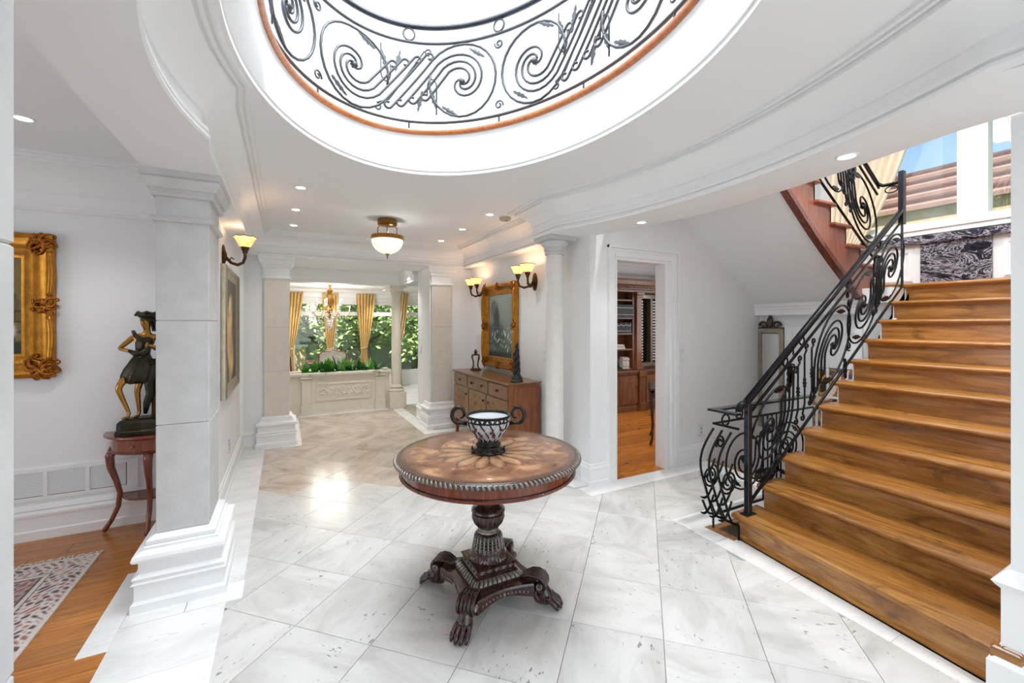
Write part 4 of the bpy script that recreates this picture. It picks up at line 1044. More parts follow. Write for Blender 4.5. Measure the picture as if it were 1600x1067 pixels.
# carved leaves on the block and scrolls on its frieze
cl = MB(); cs_ = MB()
for q in range(4):
    Rm = Matrix.Rotation(q * PI / 2, 4, 'Z')
    for k in range(11):
        u = -0.13 + 0.26 * k / 10
        b = MB().add([(u * 1.05 - 0.010, -0.148, 0.1405), (u * 1.05 + 0.010, -0.148, 0.1405), (u * 0.9 + 0.008, -0.1245, 0.163), (u * 0.9 - 0.008, -0.1245, 0.163), (u, -0.1425, 0.1575)], [(0, 1, 4), (1, 2, 4), (2, 3, 4), (3, 0, 4)])
        b.xform(Rm); cl.add(b.v, b.f)
    for k in range(5):
        u = -0.084 + 0.042 * k
        b = MB().tube([(u + 0.014 * (1 - i / 22) * cos(i * 0.45), -0.1095, 0.189 + 0.009 * (1 - i / 22) * sin(i * 0.45)) for i in range(20)] , 0.0028, 5)
        b.xform(Rm); cs_.add(b.v, b.f)
ob('acanthus_carving', cl, 'silver_carve', tb)
ob('scroll_carving', cs_, 'silver_carve', tb, 'all')
# concave platform
pl = []
for q in range(4):
    a = PI / 4 + q * PI / 2
    for i in range(9):
        t = -1 + 2 * i / 8
        pass
    c0 = (0.275 * cos(a) + 0.045 * sin(a), 0.275 * sin(a) - 0.045 * cos(a)); c1 = (0.275 * cos(a) - 0.045 * sin(a), 0.275 * sin(a) + 0.045 * cos(a))
    pl += [c0, c1]
    a2 = a + PI / 2
    d0 = (0.275 * cos(a2) + 0.045 * sin(a2), 0.275 * sin(a2) - 0.045 * cos(a2))
    am = a + PI / 4
    for i in range(1, 10):
        t = i / 10
        x = c1[0] * (1 - t) + d0[0] * t; y = c1[1] * (1 - t) + d0[1] * t
        k = 0.030 * sin(PI * t)
        pl.append((x - cos(am) * k, y - sin(am) * k))
rings_ = []
def lowz(p):
    a = math.atan2(p[1], p[0]); f = abs(cos(2 * a)); return 0.045 + 0.042 * f
rings_.append([(p[0] * .97, p[1] * .97, lowz(p)) for p in pl]); rings_.append([(p[0], p[1], lowz(p) + 0.004) for p in pl])
rings_.append([(p[0], p[1], 0.120) for p in pl]); rings_.append([(p[0] * 0.975, p[1] * 0.975, 0.129) for p in pl])
ob('platform', MB().loft(rings_, True, True), 'table_dark', tb)
fr = MB()
for q in range(4):
    a = PI / 4 + q * PI / 2; am = a + PI / 4; a2 = a + PI / 2
    c1 = (0.275 * cos(a) - 0.045 * sin(a), 0.275 * sin(a) + 0.045 * cos(a)); d0 = (0.275 * cos(a2) + 0.045 * sin(a2), 0.275 * sin(a2) - 0.045 * cos(a2))
    for i in range(13):
        t = 0.1 + 0.8 * i / 12
        x = c1[0] * (1 - t) + d0[0] * t; y = c1[1] * (1 - t) + d0[1] * t; k = 0.030 * sin(PI * t)
        z = 0.104 - 0.018 * (2 * t - 1) ** 2
        fr.ball((x - cos(am) * (k - 0.001), y - sin(am) * (k - 0.001), z), 0.0105 if i == 6 else 0.0062, 7, 4)
ob('frieze_carving', fr, 'silver_carve', tb, 'all')
for q in range(4):
    a = PI / 4 + q * PI / 2
    Rm = Matrix.Rotation(a, 4, 'Z')
    path = [(0.185, 0.132), (0.215, 0.150), (0.250, 0.164), (0.285, 0.166), (0.312, 0.155), (0.328, 0.134), (0.330, 0.110), (0.318, 0.092), (0.300, 0.088), (0.288, 0.098), (0.286, 0.112), (0.296, 0.120), (0.304, 0.112)]
    lg = MB()
    wd = [0.5, 0.75, 0.95, 1, 1, 1, 1, 1, 1, 1, 1, 1, 1]
    for k in range(5):
        o = (k - 2) * 0.0195
        lg.tube([(r, o * w, z) for (r, z), w in zip(path, wd)], [0.0085 * (0.6 + 0.4 * w) for w in wd] , 7)
    lg.loft([[(r - 0.006, -0.040 * w, z - 0.012), (r - 0.006, 0.040 * w, z - 0.012), (r - 0.002, 0.040 * w, z + 0.002), (r - 0.002, -0.040 * w, z + 0.002)] for (r, z), w in zip(path[:7], wd)], True, True)
    lg.lathe([(0.001, -0.049), (0.016, -0.049), (0.019, -0.045), (0.019, 0.045), (0.016, 0.049), (0.001, 0.049)], 16)
    n = 6 * 16
    lg.v[-n:] = [(0.303 + v[0], v[2], 0.118 + v[1]) for v in lg.v[-n:]]
    lg.xform(Rm)
    leg = ob('leg', lg, 'table_dark', tb, 'all')
    bt = MB()
    for s_ in (-1, 1):
        for k in range(8): bt.ball((0.303 + 0.013 * cos(k * PI / 4), s_ * 0.049, 0.118 + 0.013 * sin(k * PI / 4)), 0.0055, 6, 4)
        bt.ball((0.303, s_ * 0.049, 0.118), 0.006, 6, 4)
    bt.xform(Rm); ob('volute_button', bt, 'carve_light', leg, 'all')
    pw = MB()
    pw.tube([(0.300, 0, 0.115), (0.312, 0, 0.085), (0.322, 0, 0.06), (0.335, 0, 0.038), (0.35, 0, 0.028)], [0.032, 0.034, 0.040, 0.042, 0.026], 12)
    pw.tube([(0.275, 0, 0.085), (0.268, 0, 0.05), (0.285, 0, 0.025), (0.31, 0, 0.014)], [0.014, 0.018, 0.020, 0.014], 8)
    for k in range(4):
        o = (k - 1.5) * 0.0215; sp = o * 1.18
        ex = 0.012 if k in (1, 2) else 0.0
        pts = [(0.330, o * 0.8, 0.060), (0.352 + ex, o, 0.052), (0.368 + ex, sp, 0.040), (0.384 + ex, sp, 0.032), (0.396 + ex, sp, 0.019), (0.400 + ex, sp, 0.008)]
        pw.tube(pts, [0.012, 0.0145, 0.0118, 0.0138, 0.011, 0.007], 8)
        pw.ball((0.353 + ex, o, 0.056), 0.0125, 8, 5); pw.ball((0.383 + ex, sp, 0.034), 0.0115, 8, 5)
    for v in range(len(pw.v)):
        x, y_, z = pw.v[v]; pw.v[v] = (x, y_, max(0.0005, z))
    pw.xform(Rm)
    ob('paw', pw, 'table_dark', leg, 'all')

# ------------------------------------------------------------------ centrepiece bowl
bw = thing('centrepiece_bowl', 'footed latticed bowl with two scrolled handles on the round table', 'bowl', (TX, TY, 0.7905), -0.47)
bw.scale = (1.07, 1.07, 1.05)
ob('stand', MB().flute([(0.03, 0.0, 0), (0.086, 0.001, 0.05), (0.090, 0.008, 0.06), (0.078, 0.018, 0.05), (0.062, 0.024, 0.03), (0.058, 0.034, 0.02), (0.066, 0.040, 0.03), (0.062, 0.050, 0.03), (0.050, 0.056, 0.02), (0.054, 0.062, 0), (0.04, 0.066, 0)], 9, 0.06, 6), 'pewter', bw, 'all')
for k in range(6):
    a = k * PI / 3
    ob('foot_scroll', MB().tube([(0.083 * cos(a) + 0.014 * cos(i * 0.5) * (1 - i / 20) * -sin(a), 0.083 * sin(a) + 0.014 * cos(i * 0.5) * (1 - i / 20) * cos(a), 0.018 + 0.012 * (1 - i / 20) * sin(i * 0.5)) for i in range(16)], 0.0045, 6), 'pewter', bw, 'all')
prof_b = [(0.045, 0.060), (0.056, 0.072), (0.078, 0.100), (0.096, 0.128), (0.106, 0.148), (0.108, 0.162)]
ob('liner', MB().lathe([(0.001, 0.064), (0.040, 0.064)] + [(r - 0.006, z) for r, z in prof_b[1:]] + [(0.104, 0.172), (0.102, 0.186), (0.098, 0.187), (0.07, 0.185), (0.001, 0.184)], 48), 'porcelain', bw, True)
def br(z):
    for (r0, z0), (r1, z1) in zip(prof_b[:-1], prof_b[1:]):
        if z0 <= z <= z1: return r0 + (r1 - r0) * (z - z0) / (z1 - z0)
    return prof_b[-1][0]
for k in range(14):
    for sg in (1, -1):
        pts = []
        for i in range(9):
            z = 0.062 + 0.098 * i / 8; a = 2 * PI * k / 14 + sg * 0.55 * i / 8 + (0.2 if sg > 0 else 0)
            pts.append(((br(z) + 0.001) * cos(a), (br(z) + 0.001) * sin(a), z))
        ob('lattice_strand', MB().tube(pts, 0.0034, 6), 'porcelain' if sg > 0 else 'pewter', bw, 'all')
for k, (a, z) in enumerate(((-1.35, 0.118), (-1.2, 0.098), (-1.95, 0.095), (-0.7, 0.13), (-2.3, 0.125), (0.6, 0.11), (2.0, 0.11), (1.3, 0.12))):
    ob('red_inlay', MB().ball(((br(z) + 0.001) * cos(a), (br(z) + 0.001) * sin(a), z), 0.011, 8, 5, 0.7), 'ruby', bw, 'all')
ob('rim', MB().lathe([(0.104, 0.160), (0.113, 0.164), (0.115, 0.172), (0.113, 0.186), (0.120, 0.194), (0.119, 0.199), (0.110, 0.198), (0.104, 0.190), (0.102, 0.172)], 48), 'pewter', bw, True)
ins = MB()
for k in range(28):
    a = 2 * PI * k / 28; s_ = 1 if k % 2 else -1
    def pp(da, z, r=0.1158): return (r * cos(a + da), r * sin(a + da), z)
    ins.loft([[pp(-0.07, 0.178 - s_ * 0.006), pp(0.07, 0.178 - s_ * 0.006), pp(0, 0.178 + s_ * 0.007)], [pp(-0.07, 0.178 - s_ * 0.006, 0.11), pp(0.07, 0.178 - s_ * 0.006, 0.11), pp(0, 0.178 + s_ * 0.007, 0.11)]], True, True)
ob('rim_inlay', ins, 'porcelain', bw)
for sg in (1, -1):
    pts = [(sg * 0.106, 0, 0.148), (sg * 0.135, 0, 0.152)]
    for i in range(26):
        a = -PI / 2 + 0.3 + i * 0.235
        r = 0.043 - 0.0010 * i
        pts.append((sg * (0.150 + r * cos(a)), 0, 0.198 + r * sin(a) * 1.15))
    rr = [0.010 + 0.003 * sin(PI * i / 27) - 0.0002 * i for i in range(28)]
    ob('handle', MB().tube(pts, rr, 8), 'pewter', bw, 'all')

# ------------------------------------------------------------------ sideboard
sb = thing('sideboard', 'brown sideboard with painted floral doors and polished top, under the gilt framed painting', 'cabinet', (2.27, 4.80, 0))
X0, X1, Y0, Y1 = -0.205, 0.195, -0.80, 0.82
ob('body', MB().cbox(X0 + .02, X1, Y0, Y1, 0.20, 0.855, 0.004), 'sideboard_side', sb)
ob('top', MB().cbox(X0 - 0.012, X1 + 0.01, Y0 - 0.025, Y1 + 0.025, 0.855, 0.872, 0.005).cbox(X0 + 0.004, X1, Y0 - 0.01, Y1 + 0.01, 0.845, 0.856, 0.003), 'sideboard_front', sb)
for (xx, yy) in ((X0 + .04, Y0 + .03), (X0 + .04, Y1 - .03), (X1 - .03, Y0 + .03), (X1 - .03, Y1 - .03)):
    ob('leg', MB().loft([[(xx - w, yy - w, z), (xx + w, yy - w, z), (xx + w, yy + w, z), (xx - w, yy + w, z)] for w, z in ((0.016, 0), (0.026, 0.2), (0.028, 0.22))], True, True), 'sideboard_side', sb)
ob('side_panel', MB().cbox(X0 + .07, X1 - .05, Y0 - .008, Y0 + .002, 0.25, 0.82, .003), 'sideboard_side', sb)
yy = Y0 + 0.01
for w in (0.48, 0.62, 0.48):
    dr = ob('drawer', MB().cbox(X0, X0 + 0.03, yy + .006, yy + w - .006, 0.69, 0.835, 0.004), 'sideboard_front', sb)
    for ky in ((0.5,) if w < .5 else (0.25, 0.75)):
        ob('knob', MB().ball((X0 - 0.012, yy + w * ky, 0.765), 0.016, 10, 6), 'bronze', dr, 'all')
    yy += w + 0.01
yy = Y0 + 0.01
for k in range(3):
    w = 0.527
    dd = ob('door', MB().cbox(X0, X0 + 0.03, yy + .006, yy + w - .006, 0.225, 0.675, 0.004), 'sideboard_front', sb)
    ob('knob', MB().ball((X0 - 0.012, yy + w * (0.12 if k else 0.88), 0.60), 0.014, 10, 6), 'bronze', dd, 'all')
    fl_ = MB()
    for m_ in range(7):
        cy, cz = yy + w * (0.2 + 0.1 * m_), 0.44 + 0.09 * sin(m_ * 2.1)
        fl_.tube([(X0 - 0.001, cy + 0.05 * (1 - i / 22) * cos(i * 0.42 + m_), cz + 0.06 * (1 - i / 22) * sin(i * 0.42 + m_)) for i in range(18)], 0.004, 5)
        for j in range(5): fl_.ball((X0 - 0.001, cy + 0.017 * cos(j * 1.257) + .02, cz + 0.1 + 0.017 * sin(j * 1.257)), 0.009, 6, 4, 1, 0.3)
    ob('floral_relief', fl_, 'brass', dd, 'all', label='pale gold floral relief')
    yy += w + 0.01
# lantern with bottle on the sideboard
ln_ = thing('lantern', 'small dark metal urn-shaped candle lantern on the far end of the sideboard', 'lantern', (2.30, 5.40, 0.872))
ob('base', MB().lathe([(0.075, 0), (0.078, 0.008), (0.068, 0.016), (0.05, 0.02), (0.04, 0.024)], 24), 'bronze', ln_, True)
ob('glass', MB().lathe([(0.038, 0.024), (0.036, 0.09), (0.058, 0.16), (0.062, 0.19), (0.05, 0.205)], 24), 'window_glass', ln_, 'all')
for k in range(4):
    a = k * PI / 2 + 0.5
    ob('rib', MB().tube([(r * cos(a), r * sin(a), z) for r, z in ((0.062, 0.014), (0.04, 0.06), (0.043, 0.10), (0.064, 0.16), (0.068, 0.19), (0.05, 0.208), (0.02, 0.215))], 0.006, 6), 'bronze', ln_, 'all')
ob('finial', MB().lathe([(0.055, 0.200), (0.058, 0.208), (0.03, 0.218), (0.014, 0.225), (0.024, 0.24), (0.026, 0.25), (0.012, 0.262), (0.016, 0.27), (0.001, 0.285)], 20), 'bronze', ln_, True)
gc = thing('glass_vase', 'tall clear glass flute vase behind the dark lantern', 'vase', (2.40, 5.52, 0.872))
ob('foot', MB().lathe([(0.04, 0), (0.04, 0.006), (0.012, 0.012), (0.008, 0.02)], 20), 'window_glass', gc, 'all')
ob('flute', MB().lathe([(0.008, 0.012), (0.010, 0.10), (0.022, 0.2), (0.030, 0.34), (0.036, 0.48), (0.034, 0.48), (0.028, 0.34), (0.02, 0.2), (0.008, 0.11)], 20), 'window_glass', gc, 'all')
# twisted figurine
fg = thing('figurine', 'dark twisted sculpture on the near end of the sideboard', 'sculpture', (2.22, 4.08, 0.872))
ob('plinth', MB().lathe([(0.072, 0), (0.072, 0.02), (0.06, 0.03), (0.062, 0.05), (0.05, 0.07), (0.03, 0.09)], 8), 'black', fg, True)
bd = MB()
for k in range(3):
    bd.tube([(0.022 * (1 - 0.4 * i / 20) * cos(i * 0.42 + k * 2.09), 0.022 * (1 - 0.4 * i / 20) * sin(i * 0.42 + k * 2.09), 0.07 + 0.29 * i / 20) for i in range(21)], [0.024 - 0.010 * i / 20 for i in range(21)], 8)
ob('twisted_body', bd, 'black', fg, 'all')
ob('head', MB().ball((0, 0, 0.385), 0.022, 12, 8, 1.3).ball((0.0, -0.012, 0.41), 0.015, 8, 6), 'black', fg, 'all')
for sg in (1, -1): ob('arm', MB().tube([(0, sg * 0.02, 0.33), (-0.02, sg * 0.04, 0.30), (-0.035, sg * 0.025, 0.25), (-0.02, 0, 0.22)], [0.010, 0.009, 0.008, 0.006], 7), 'black', fg, 'all')

# ------------------------------------------------------------------ framed paintings
def canvas(w, h_, fn, nx=48, nz=56):
    mb = MB(); mb.c = []
    for j in range(nz + 1):
        for i in range(nx + 1):
            u, v = i / nx, j / nz
            mb.v.append(((u - .5) * w, 0, (v - .5) * h_)); mb.c.append(fn(u, v))
    for j in range(nz):
        for i in range(nx):
            a = j * (nx + 1) + i; mb.f.append((a, a + 1, a + nx + 2, a + nx + 1))
    return mb
def frame_loft(w, h_, prof):
    """prof (inset from outer edge, projection)"""
    rings = []
    for o, p in prof:
        a, b = w / 2 - o, h_ / 2 - o
        rings.append([(-a, -p, -b), (a, -p, -b), (a, -p, b), (-a, -p, b)])
    return MB().loft(rings, True, False, wrap=False)
def cartouche(cx, cz, r, seed, depth=0.045, n=9):
    """cluster of curling acanthus leaves around a shell"""
    rnd = random.Random(seed); mb = MB()
    ba = math.atan2(cz, cx)
    for k in range(13):
        a = ba + (k - 6) * 0.42 + rnd.uniform(-.12, .12); sg = 1 if k % 2 else -1
        l = r * rnd.uniform(0.55, 1.0) * (1.05 if abs(k - 6) > 3 else 0.8)
        pts = []
        for i in range(8):
            t = i / 7; bend = sg * 1.6 * t * t
            pts.append((cx + l * t * cos(a + bend * .6), -depth * (0.72 + 0.35 * sin(PI * t)), cz + l * t * sin(a + bend * .6)))
        e = pts[-1]
        for i in range(1, 7): pts.append((e[0] + r * .12 * (cos(a + sg * i) - cos(a)), e[1], e[2] + r * .12 * (sin(a + sg * i) - sin(a))))
        mb.tube(pts, [r * .10, r * .13, r * .13, r * .12, r * .10, r * .09, r * .08, r * .07] + [r * .06] * 3 + [r * .05] * 3, 6)
    mb.ball((cx, -depth * .7, cz), r * 0.34, 12, 6, 1, 1, 0.5)
    return mb
def painting(name, label, loc, rz, w, h_, fw, fn, frame_m, carve_m, ornate=True, dep=0.05):
    t = thing(name, label, 'painting', loc, rz)
    ob('canvas', canvas(w - 2 * fw + .02, h_ - 2 * fw + .02, fn).xform(Matrix.Translation((0, -0.016, 0))), 'paint', t)
    ob('frame', frame_loft(w, h_, [(0, 0.002), (0, dep * .7), (0.006, dep * .9), (fw * .14, dep), (fw * .24, dep * .92), (fw * .34, dep * .62), (fw * .5, dep * .5), (fw * .58, dep * .56), (fw * .66, dep * .5), (fw * .78, dep * .42), (fw * .86, dep * .46), (fw * .93, dep * .4), (fw, dep * .3), (fw, 0.002)]), frame_m, t, True)
    ob('backing', MB().box(-w / 2 + .01, w / 2 - .01, -0.012, -0.001, -h_ / 2 + .01, h_ / 2 - .01), 'black', t)
    if ornate:
        sd = 3
        for sx in (-1, 1):
            for sz in (-1, 1):
                sd += 1; ob('corner_ornament', cartouche(sx * (w / 2 - fw * .38), sz * (h_ / 2 - fw * .38), fw * .62, sd, dep), carve_m, t, 'all')
        for sx in (-1, 1):
            ob('side_ornament', cartouche(sx * (w / 2 - fw * .22), 0, fw * .5, 20 + sx, dep), carve_m, t, 'all')
            ob('top_ornament', cartouche(0, sx * (h_ / 2 - fw * .22), fw * .42, 40 + sx, dep), carve_m, t, 'all')
            # swelling outer rail between the ornaments
            for sz in (-1, 1):
                pts = [(sx * (w / 2 - fw * .12 - 0.012 * sin(PI * i / 10) * -1), -dep * .9, sz * (fw * .4 + (h_ / 2 - fw * 1.1) * i / 10)) for i in range(11)]
                ob('outer_rail', MB().tube(pts, [fw * (.10 + .04 * sin(PI * i / 10)) for i in range(11)], 8), frame_m, t, 'all')
    return t
def blend(a, b, t): return tuple(x + (y - x) * max(0, min(1, t)) for x, y in zip(a, b))
def blob(u, v, cu, cv, ru, rv, soft=0.25):
    d = ((u - cu) / ru) ** 2 + ((v - cv) / rv) ** 2
    return max(0.0, min(1.0, (1 + soft - d) / (2 * soft)))
def village(u, v):
    c = blend(lin(70, 84, 52), lin(120, 104, 56), v + 0.25 * sin(9 * u))
    gx, gz = (u * 5 + (0.5 if int(v * 9) % 2 else 0)) % 1, (v * 9) % 1
    if v < 0.62 and u > 0.45:
        c = blend(lin(128, 112, 66), lin(92, 82, 52), sin(u * 31 + int(v * 9)) * .5 + .5)
        if gx < 0.12 or gz < 0.14: c = lin(52, 48, 36)
    c = blend(c, lin(52, 78, 40), blob(u, v, 0.55, 0.75, 0.22, 0.16))
    c = blend(c, lin(40, 46, 34), blob(u, v, 0.5, 0.02, 0.9, 0.14))
    c = blend(c, lin(196, 200, 204), blob(u, v, 0.80, 0.24, 0.13, 0.10))
    c = blend(c, lin(222, 212, 186), blob(u, v, 0.78, 0.38, 0.07, 0.12))
    c = blend(c, lin(120, 74, 44), blob(u, v, 0.77, 0.50, 0.035, 0.035))
    c = blend(c, lin(190, 150, 110), blob(u, v, 0.80, 0.13, 0.02, 0.06))
    c = blend(c, lin(120, 60, 40), blob(u, v, 0.3, 0.3, 0.09, 0.2))
    return c
painting('framed_painting', 'village scene painting in a wide ornate gold frame on the living room wall', (-1.86, 4.199, 1.625), 0, 0.86, 1.00, 0.17, village, 'gold', 'gold_deep', dep=0.055)
def plume(u, v):
    c = blend(lin(62, 84, 86), lin(150, 160, 152), v * 1.1 - 0.1 + 0.12 * sin(7 * u + 4 * v))
    a = blob(u, v, 0.30 + 0.10 * sin(5 * v), 0.74, 0.17, 0.17)
    c = blend(c, lin(46, 54, 54), a * (0.6 + 0.4 * sin(60 * u + 30 * v)))
    c = blend(c, lin(40, 52, 54), blob(u, v, 0.34, 0.55, 0.12, 0.25) * .85)
    c = blend(c, lin(36, 58, 62), blob(u, v, 0.3, 0.35, 0.4, 0.2) * .7)
    s_ = sin(23 * u + 5 * sin(13 * v)) * sin(19 * v + 4 * sin(11 * u))
    if v < 0.5: c = blend(c, lin(206, 212, 206), max(0, s_ - 0.45) * 2.2 * blob(u, v, 0.6, 0.26, 0.5, 0.22, .6))
    c = blend(c, lin(30, 44, 44), blob(u, v, 0.5, 0.0, 0.9, 0.10))
    return c
painting('framed_painting', 'dark teal painting of a plumed tree in an ornate gilt frame above the sideboard', (2.499, 5.01, 1.475), -PI / 2, 0.94, 1.09, 0.14, plume, 'gold', 'gold_deep', dep=0.075)
def golden(u, v):
    c = blend(lin(24, 20, 16), lin(60, 46, 28), v)
    s_ = sin(6 * u + 7 * sin(4 * v)) * .5 + .5
    c = blend(c, lin(222, 184, 110), blob(u, v, 0.45 + 0.08 * sin(9 * v), 0.42, 0.26, 0.42) * (0.55 + .45 * s_))
    c = blend(c, lin(238, 214, 160), blob(u, v, 0.45, 0.75, 0.06, 0.08))
    return c
painting('framed_painting', 'golden figure painting in a plain champagne frame on the left hall wall', (-0.459, 4.72, 1.435), PI / 2, 1.10, 1.11, 0.10, golden, 'champagne', 'champagne', ornate=False, dep=0.045)
def abstract(u, v):
    s_ = sin(14 * u + 5 * sin(6 * v)) + sin(11 * v + 3 * sin(9 * u))
    if s_ > 0.9: return lin(228, 214, 188)
    if s_ > 0.2: return lin(196, 96, 44)
    if s_ > -0.5: return lin(70, 84, 110)
    if s_ > -1.1: return lin(206, 160, 60)
    return lin(28, 24, 26)
painting('framed_painting', 'colourful abstract painting glimpsed behind the stair railing', (5.055, 2.30, 0.68), -PI / 2, 0.55, 0.72, 0.02, abstract, 'black', 'black', ornate=False, dep=0.02)

# ------------------------------------------------------------------ sconces
def sconce(label, loc, rz, arms, group=None):
    t = thing('wall_sconce', label, 'sconce', loc, rz, group)
    ob('backplate', MB().lathe([(0.001, 0), (0.052, 0.0), (0.058, 0.006), (0.05, 0.014), (0.03, 0.02), (0.014, 0.03), (0.001, 0.032)], 24, sy=1.75).xform(Matrix.Rotation(PI / 2, 4, 'X')), 'bronze', t, True)
    for dx in arms:
        ob('arm', MB().tube([(0, -0.025, -0.01), (dx * .3, -0.06, -0.05), (dx * .6, -0.105, -0.065), (dx * .9, -0.145, -0.045), (dx, -0.16, 0.0), (dx, -0.16, 0.05)], [0.013, 0.012, 0.014, 0.012, 0.012, 0.012], 8).tube([(dx * .35, -0.065, -0.05), (dx * .3, -0.05, -0.025), (dx * .42, -0.06, -0.005), (dx * .5, -0.08, -0.02)], 0.006, 6), 'bronze', t, 'all')
        ob('cup', MB().lathe([(0.012, 0.03), (0.022, 0.045), (0.020, 0.055), (0.03, 0.065), (0.028, 0.075), (0.036, 0.083), (0.034, 0.09)], 16, (dx, -0.16, 0)), 'bronze', t, True)
        sh = ob('shade', MB().lathe([(0.030, 0.088), (0.045, 0.10), (0.058, 0.125), (0.072, 0.155), (0.088, 0.175), (0.086, 0.175), (0.068, 0.155), (0.054, 0.125), (0.04, 0.103)], 24, (dx, -0.16, 0), False), 'amber_shade', t, 'all')
        ob('scalloped_edge', MB().tube([(dx + 0.087 * cos(a), -0.16 + 0.087 * sin(a), 0.176 + 0.003 * cos(8 * a)) for a in [2 * PI * i / 48 for i in range(48)]], 0.0032, 5, closed=True), 'bronze', sh, 'all')
        d = bpy.data.lights.new('sconce_light', 'POINT'); d.energy = 0.45; d.color = (1, 0.82, 0.62); d.shadow_soft_size = 0.03
        lo = bpy.data.objects.new('sconce_light', d); C.objects.link(lo); lo.parent = t; lo.location = (dx, -0.16, 0.17)
    return t
sconce('single-shade bronze wall sconce with amber glass above the champagne framed picture', (-0.459, 4.30, 2.065), PI / 2, (0.0,))
sconce('double-arm bronze sconce with amber shades between pilaster and gilt painting', (2.499, 5.56, 1.955), -PI / 2, (-0.11, 0.11), 'pair of double sconces')
sconce('double-arm bronze sconce with amber shades between gilt painting and round column', (2.499, 4.16, 1.975), -PI / 2, (-0.11, 0.11), 'pair of double sconces')

# ------------------------------------------------------------------ semi-flush ceiling lamp
cl_ = thing('ceiling_lamp', 'semi-flush brass ceiling lamp with frosted glass dome', 'lamp', (0.972, 4.69, 2.62))
ob('canopy', MB().lathe([(0.001, 0), (0.098, 0), (0.102, -0.006), (0.10, -0.045), (0.104, -0.055), (0.095, -0.066), (0.06, -0.072), (0.001, -0.074)], 32), 'brass', cl_, True)
for k in range(3):
    a = k * 2 * PI / 3 + 0.3
    ob('rod', MB().tube([(0.088 * cos(a), 0.088 * sin(a), -0.06), (0.115 * cos(a), 0.115 * sin(a), -0.08), (0.115 * cos(a), 0.115 * sin(a), -0.19)], 0.006, 8), 'brass', cl_, 'all')
ob('stem', MB().tube([(0, 0, -0.07), (0, 0, -0.42)], 0.006, 8), 'brass', cl_)
ob('ring', MB().lathe([(0.150, -0.175), (0.168, -0.178), (0.172, -0.185), (0.170, -0.21), (0.175, -0.216), (0.168, -0.222), (0.150, -0.222)], 40), 'brass', cl_, True)
ob('glass_dome', MB().lathe([(0.165, -0.215)] + [(0.165 * cos(a), -0.222 - 0.15 * sin(a)) for a in [PI / 2 * i / 12 for i in range(12)]] + [(0.012, -0.373)], 40, caps=False), 'frost', cl_, 'all')
d = bpy.data.lights.new('lamp_bulb', 'POINT'); d.energy = 9; d.color = (1, 0.98, 0.95); d.shadow_soft_size = 0.06
lo = bpy.data.objects.new('lamp_bulb', d); C.objects.link(lo); lo.parent = cl_; lo.location = (0.06, 0, -0.20)
ob('finial', MB().lathe([(0.001, -0.366), (0.026, -0.368), (0.022, -0.376), (0.010, -0.384), (0.008, -0.40), (0.001, -0.43)], 16), 'brass', cl_, True)

# ------------------------------------------------------------------ recessed lights
def recessed(label, x, y, z, r=0.05, power=9, group='recessed ceiling lights', spot=True):
    t = thing('recessed_light', label, 'light', (x, y, z), 0, group)
    ob('trim_ring', MB().lathe([(r, 0.0), (r, -0.004), (r * 0.92, -0.006), (r * 0.72, -0.004), (r * 0.70, 0.0)], 28, caps=False), 'white', t, 'all')
    ob('lamp_face', MB().lathe([(r * 0.71, -0.0015), (r * 0.3, -0.002), (0.001, -0.002)], 20, caps=False), 'lamp', t, 'all')
    if power:
        d = bpy.data.lights.new('downlight', 'SPOT'); d.energy = power; d.spot_size = math.radians(115); d.spot_blend = 0.7; d.shadow_soft_size = 0.04; d.color = (1, 0.985, 0.965)
        lo = bpy.data.objects.new('downlight', d); C.objects.link(lo); lo.parent = t; lo.location = (0, 0, -0.02)
    return t
recessed('recessed ceiling light closest to the oval opening, above the left hall wall', 0.116, 3.925, zc)
recessed('middle recessed ceiling light of the row above the left hall wall', 0.095, 4.70, zc)
recessed('recessed ceiling light above the left hall wall, last before the dining opening', 0.09, 5.46, zc)
recessed('recessed ceiling light beside the smoke detector, above the sideboard', 1.852, 3.985, zc)
recessed('middle recessed ceiling light of the row above the sideboard', 1.855, 4.757, zc)
recessed('recessed ceiling light above the sideboard, last before the dining opening', 1.86, 5.55, zc)
recessed('recessed light in the curved soffit over the staircase', 2.46, 1.10, 2.33, 0.05, 8)
recessed('recessed light in the curved soffit above the study door', 2.575, 2.60, 2.33, 0.045, 8)
recessed('recessed light in the living room ceiling', -1.293, 3.40, 2.65, 0.05, 16)
recessed('small recessed light in the passage ceiling over the planter, nearer the left wall', 0.45, 7.0, 2.40, 0.05, 26)
recessed('small recessed light in the passage ceiling over the planter, nearer the round column', 1.62, 7.0, 2.40, 0.05, 26)
recessed('unseen downlight added in the study ceiling', 4.2, 4.5, 2.60, 0.05, 60)  # fixture not in view, put in to light the study
recessed('unseen downlight added high in the stairwell ceiling above the lower steps', 3.3, 1.2, 5.40, 0.06, 170)  # fixture not in view, put in to brighten the lower treads
recessed('unseen downlight added high in the stairwell ceiling above the upper steps', 4.6, 1.2, 5.40, 0.06, 170)  # second added fixture, brightens the upper treads from above
recessed('recessed light in the dining ceiling nearest the planter', 0.75, 8.6, 2.27, 0.05, 45)
recessed('recessed light in the dining ceiling by the windows left of the chandelier', -0.2, 10.0, 2.27, 0.05, 30)
recessed('recessed light in the dining ceiling by the windows right of the chandelier', 2.0, 10.0, 2.27, 0.05, 30)
sd_ = thing('smoke_detector', 'beige smoke detector on the hall ceiling near the crown moulding', 'detector', (2.05, 4.02, zc))
ob('housing', MB().lathe([(0.06, 0), (0.062, -0.012), (0.056, -0.03), (0.04, -0.038), (0.001, -0.04)], 24), 'beige_plastic', sd_, True)
